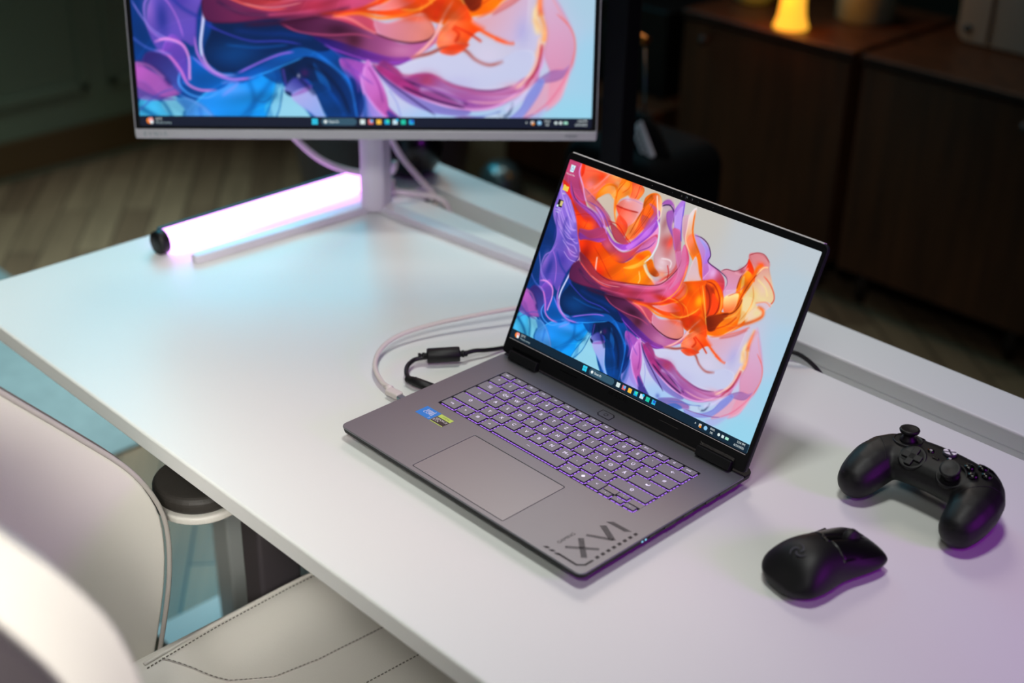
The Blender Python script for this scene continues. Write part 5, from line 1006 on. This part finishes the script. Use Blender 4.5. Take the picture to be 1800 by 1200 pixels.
# ================================================================ mouse
ms=empty('mouse',(.3125,.055,0),(0,0,math.radians(-12))); ms.scale=(1.10,.955,1.09)
def msec(y,inset=0,zt=1.0):
    t=(y+.061)/.122   # 0 rear .. 1 front
    wv=[.0205,.0300,.0318,.0310,.0288,.0272,.0275,.0290,.0300,.0290,.0255]; hv=[.013,.0275,.0360,.0390,.0390,.0370,.0340,.0305,.0265,.0225,.0175]
    f=t*10; i=min(int(f),9); a=f-i; wd=wv[i]*(1-a)+wv[i+1]*a-inset; h=hv[i]*(1-a)+hv[i+1]*a-inset
    R=[]
    n=32
    for k in range(n):
        an=2*math.pi*k/n; c,s_=math.cos(an),math.sin(an)
        x=wd*math.copysign(abs(c)**.75,c); z=math.copysign(abs(s_)**.9,s_)
        z=(.012+ (h-.012)*z) if s_>0 else .012+.0108*z
        if s_<=0: x*=1-.06*abs(s_)
        else: x*=1-.10*s_
        R.append((x,y,z))
    return R
ys=[-.061,-.0595,-.057,-.053,-.047,-.04,-.03,-.02,-.01,0,.01,.02,.03,.04,.048,.054,.058,.060]
sc_=[.55,.78,.90,.97,1]+[1]*9+[1,.985,.96,.90]
def scaled(y,s,inset=0): 
    r_=msec(y,inset); return [(x*s,yy,.012+(z-.012)*s) for x,yy,z in r_]
body=MB().rings([scaled(y,s) for y,s in zip(ys,sc_)]).build('shell',M['black'],ms,sub=1)
# button plates follow the top surface
def patch(x0,x1,y0,y1,off,nx=10,ny=16,name='button',m='gloss',cut=0):
    vs=[];fs=[]
    def top(x,y):
        R=scaled(y,np.interp(y,ys,sc_)); up=[p for p in R[:17]]; up=sorted(up,key=lambda p:p[0]); return np.interp(x,[p[0] for p in up],[p[2] for p in up])
    for j in range(ny+1):
        for i in range(nx+1):
            y=y0+(y1-y0)*j/ny; x=x0+(x1-x0)*i/nx
            wl=np.interp((y+.061)/.122*10,range(11),[.0205,.0300,.0318,.0310,.0288,.0272,.0275,.0290,.0300,.0290,.0255])*.93
            wl=min(wl,.84*max(p[0] for p in scaled(y,np.interp(y,ys,sc_)))); x=max(-wl,min(wl,x)); yy=y+ (cut*abs(x) if j==ny else 0)
            vs.append((x,yy,top(x,yy)+off))
    k=len(vs); vs+=[(x,y,z-.003) for x,y,z in vs]
    for j in range(ny):
        for i in range(nx):
            a=j*(nx+1)+i; fs.append((a,a+1,a+nx+2,a+nx+1)); fs.append((k+a,k+a+nx+1,k+a+nx+2,k+a+1))
    def side(a,b): fs.append((a,b,b+k,a+k))
    for i in range(nx): side(i,i+1); side(ny*(nx+1)+i,ny*(nx+1)+i+1)
    for j in range(ny): side(j*(nx+1),(j+1)*(nx+1)); side(j*(nx+1)+nx,(j+1)*(nx+1)+nx)
    return MB().add(vs,fs,0,True).build(name,M[m],ms)
patch(-.0285,-.0040,.000,.0570,.0004,name='left_button',m='satin'); patch(.0040,.0285,.000,.0570,.0004,name='right_button',m='satin')
patch(-.0038,.0038,-.004,.055,.0002,4,14,name='center_strip',m='gloss')
MB().lathe([(.0,-.0035),(.0095,-.0035),(.0105,-.002),(.0105,.002),(.0095,.0035),(0,.0035)],T=Matrix.Translation((0,.033,.0245))@Matrix.Rotation(math.radians(90),4,'Y'),n=30).build('scroll_wheel',M['rubber'],ms)
for y0,y1 in((-.012,.010),(.012,.032)): MB().box(-.0290,-.0262,y0,y1,.0165,.0205).build('side_button',M['gloss'],ms,bevel=.001)
mb=MB()
for s,rot in((1,0),(1,120),(1,240)):   # three-armed swirl
    P=[]
    for k in range(7):
        a=math.radians(rot+k*22); rr=.0012+.0009*k; P.append(Vector((rr*math.cos(a),rr*math.sin(a),0)))
    mb.tube(P,[.0003,.0005,.0007,.0007,.0006,.0004,.0002],6)
tz=lambda y: max(p[2] for p in scaled(y,np.interp(y,ys,sc_)))
mb.build('emblem',M['bin'],ms,loc=(0,-.036,tz(-.036)+.0001),rot=(math.atan((tz(-.031)-tz(-.041))/.01),0,0)).scale=(1.25,1.25,.2)
tag(ms,'black wireless mouse in front of the controller at the lower right','mouse')
# ================================================================ chair
ch=empty('office_chair',(-.04,-.28,FZ)); CT=Matrix.Translation(-Vector(ch.location))
def CV(p): return Vector(p)-Vector(ch.location)
# seat cushion heightfield
SX0,SX1,SY0,SY1=-.30,.22,-.60,.04
def seatz(x,y):
    e=min(x-SX0,SX1-x); b=.030*math.exp(-((e-.035)/.035)**2); edge=max(0,1-e/.018)**2*.03; fr=max(0,(y-(SY1-.08))/.08)**2*.05; rr=max(0,((SY0+.1)-y)/.1)**2*.02
    return -.268+b-edge-fr-rr+.004*math.cos((x+.04)*55)*0
nx,ny=44,40; vs=[];fs=[]
for j in range(ny+1):
    for i in range(nx+1):
        u=i/nx;v=j/ny; y=SY0+(SY1-SY0)*v; ins=.05*max(0,(v-.75)/.25)**2+.035*max(0,(.22-v)/.22)**1.5; x0=SX0+ins;x1=SX1-ins; x=x0+(x1-x0)*u
        xx=SX0+(SX1-SX0)*u; vs.append(CV((x,y,seatz(xx,y))))
k=len(vs); vs+=[CV((v.x+ch.location.x,v.y+ch.location.y,-.335)) for v in vs]
for j in range(ny):
    for i in range(nx):
        a=j*(nx+1)+i; fs+=[(a,a+1,a+nx+2,a+nx+1),(k+a,k+a+nx+1,k+a+nx+2,k+a+1)]
for i in range(nx): fs+=[(i,i+1,k+i+1,k+i),(ny*(nx+1)+i,ny*(nx+1)+i+1,k+ny*(nx+1)+i+1,k+ny*(nx+1)+i)]
for j in range(ny): a=j*(nx+1);b=a+nx+1; fs+=[(a,b,b+k,a+k),(a+nx,b+nx,b+nx+k,a+nx+k)]
seat=MB().add(vs,fs,0,True).build('seat',M['leather'],ch)
def seam(P,r_,m,name,dz=.0005,par=None):
    Q=[]
    for i in range(len(P)-1):
        for t in range(6): x=P[i][0]+(P[i+1][0]-P[i][0])*t/6; y=P[i][1]+(P[i+1][1]-P[i][1])*t/6; Q.append(CV((x,y,seatz(x,y)+dz)))
    x,y=P[-1];Q.append(CV((x,y,seatz(x,y)+dz))); return MB().tube(Q,r_,8,sub=2).build(name,M[m],par or seat)
def stitches(P,m='thread',dz=.0006):
    L=[];
    for i in range(len(P)-1):
        a=Vector(P[i]);b=Vector(P[i+1]);n=max(1,int((b-a).length/.005))
        for t in range(n): L.append((a.lerp(b,t/n),a.lerp(b,(t+.55)/n)))
    mb=MB()
    for a,b in L: mb.tube([CV((a.x,a.y,seatz(a.x,a.y)+dz)),CV((b.x,b.y,seatz(b.x,b.y)+dz))],.0007,5,smooth_path=False)
    return mb.build('stitching',M[m],seat)
A_=[(-.262,-.345),(-.268,-.25),(-.270,-.15),(-.268,-.05),(-.25,.01)]
seam(A_,.0022,'leather','piping'); stitches([(x+.006,y) for x,y in A_]);
B_=[(-.258,-.325),(-.235,-.30),(-.205,-.275),(-.178,-.235),(-.168,-.18),(-.163,-.10),(-.160,-.02)]
seam(B_,.0012,'piping','seam_line',.0); stitches(B_,dz=.001)
C_=[(-.118,-.30),(-.103,-.20),(-.098,-.10),(-.095,0)]; stitches(C_); stitches([(-x-.08,y) for x,y in C_])
# back rest: wrap-round shell
far=[(-.66,.42),(-.58,.30),(-.505,.205),(-.434,.123),(-.373,.053),(-.325,-.005),(-.298,-.055),(-.288,-.10),(-.292,-.16),(-.308,-.229),(-.330,-.302)]
near=[(-.70,.46),(-.680,.40),(-.655,.345),(-.620,.292),(-.592,.235),(-.577,.16),(-.570,.09),(-.566,.02),(-.565,-.08),(-.565,-.19),(-.565,-.302)]
mid=[(-.86,.46),(-.85,.40),(-.835,.34),(-.815,.27),(-.79,.20),(-.765,.12),(-.745,.05),(-.73,-.03),(-.715,-.12),(-.70,-.21),(-.69,-.302)]
def row(k,off):
    (yf,zf),(yn,zn),(ym,zm)=far[k],near[k],mid[k]
    fx,nxx=-.30-off,.195+off; ym-=off
    ctrl=[(nxx-.01,yn,zn),(nxx,yn*.75+ym*.25,zn*.8+zm*.2),(nxx-.02,yn*.35+ym*.65,(zn+zm)/2),(.10,ym+.012,zm),(-.04,ym,zm),(-.20,ym+.015,zm),(fx+.02,yf*.35+ym*.65,(zf+zm)/2),(fx,yf*.75+ym*.25,zf*.8+zm*.2),(fx+.01,yf,zf)]
    P=[Vector(c) for c in ctrl];Q=[]
    for i in range(len(P)-1):
        a,b,c,d=P[max(i-1,0)],P[i],P[i+1],P[min(i+2,len(P)-1)]
        for t in range(6):
            t/=6; Q.append(.5*((2*b)+(c-a)*t+(2*a-5*b+4*c-d)*t*t+(3*b-a-3*c+d)*t**3))
    Q.append(P[-1]); return Q
def shellmesh(o0,o1,k0=0,k1=10,trim=0,name='back_cushion',m='leather',bev=.012):
    idx=[k0+(k1-k0)*i/30 for i in range(31)]
    def R(off):
        rows_=[row(k,off) for k in range(11)]; out=[]
        for f in idx:
            i=min(int(f),9);t=f-i
            a,b,c,d=rows_[max(i-1,0)],rows_[i],rows_[i+1],rows_[min(i+2,10)]
            r_=[.5*((2*q)+(s-p)*t+(2*p-5*q+4*s-w_)*t*t+(3*q-p-3*s+w_)*t**3) for p,q,s,w_ in zip(a,b,c,d)]
            if trim: r_=r_[trim:-trim]
            out.append(r_)
        return out
    A,B=R(o0),R(o1); n=len(A[0]);m_=len(A)
    vs=[CV(p) for r_ in A for p in r_]+[CV(p) for r_ in B for p in r_]; k=n*m_; fs=[]
    for j in range(m_-1):
        for i in range(n-1):
            a=j*n+i; fs+=[(a,a+1,a+n+1,a+n),(k+a,k+a+n,k+a+n+1,k+a+1)]
    for i in range(n-1): fs+=[(i,i+1,k+i+1,k+i),((m_-1)*n+i,(m_-1)*n+i+1,k+(m_-1)*n+i+1,k+(m_-1)*n+i)]
    for j in range(m_-1): a=j*n;b=a+n; fs+=[(a,b,b+k,a+k),(a+n-1,b+n-1,b+n-1+k,a+n-1+k)]
    o=MB().add(vs,fs,0,True).build(name,M[m],ch,bevel=bev,seg=4); return o,A,B
bc,A,B=shellmesh(0,.034)
shellmesh(.0345,.05,.8,10,5,'back_shell','shell',.006)
edge=[CV(r_[-1]) for r_ in A]; MB().tube([p+Vector((.004,.002,0)) for p in edge],.0028,8,sub=2).build('piping',M['piping'],bc)
MB().tube([p+Vector((-.017,.003,0)) for p in edge],.0022,8,sub=2).build('piping',M['thread'],bc)
# armrests
for s,x in((1,-.335),(-1,.275)):
    ar=MB()
    me=plate_mesh([rrect(-.052,.052,-.14,.13,.045,10,(.03,.03,.05,.05))],-.012,.010,.009,4)
    T=Matrix.Translation(CV((x,-.125,-.095)))
    tag(MB().mesh(me,0,T).build('arm_pad',M['armpad'],ch),'dark brown arm pad')
    MB().mesh(plate_mesh([rrect(-.054,.054,-.142,.132,.046,10,(.03,.03,.052,.052))],-.022,-.0125,.003,2),0,T).build('arm_base',M['leather'],ch)
    MB().box(-.02,.02,-.03,.03,-.24,-.02,0,T).build('arm_post',M['shell'],ch,bevel=.006)
    MB().box(min(x,x+s*.16),max(x,x+s*.16),-.155,-.095,-.36,-.335,0,CT).build('arm_bracket',M['shell'],ch,bevel=.004)
MB().lathe([(.025,-.62+.72-.02),(.025,.3),(.035,.31),(.035,.38),(0,.385)],n=24).build('gas_lift',M['cyl'],ch)
for k in range(5):
    a=math.radians(72*k+20); T=Matrix.Rotation(a,4,'Z')
    lg=MB().box(.02,.30,-.02,.02,.065,.10,0,T).build('leg',M['shell'],ch,bevel=.006)
    MB().lathe([(0,-.02),(.027,-.02),(.027,.02),(0,.02)],T=T@Matrix.Translation((.285,0,.0275))@Matrix.Rotation(math.radians(90),4,'X'),n=24).build('caster',M['rubber'],lg)
# bracket joining seat and back on the left
MB().box(-.285,-.24,-.56,-.40,-.33,-.30,0,CT).build('hinge_bracket',M['shell'],ch,bevel=.004)
tag(ch,'white leather office chair with a wrap-round back in the left foreground','chair')
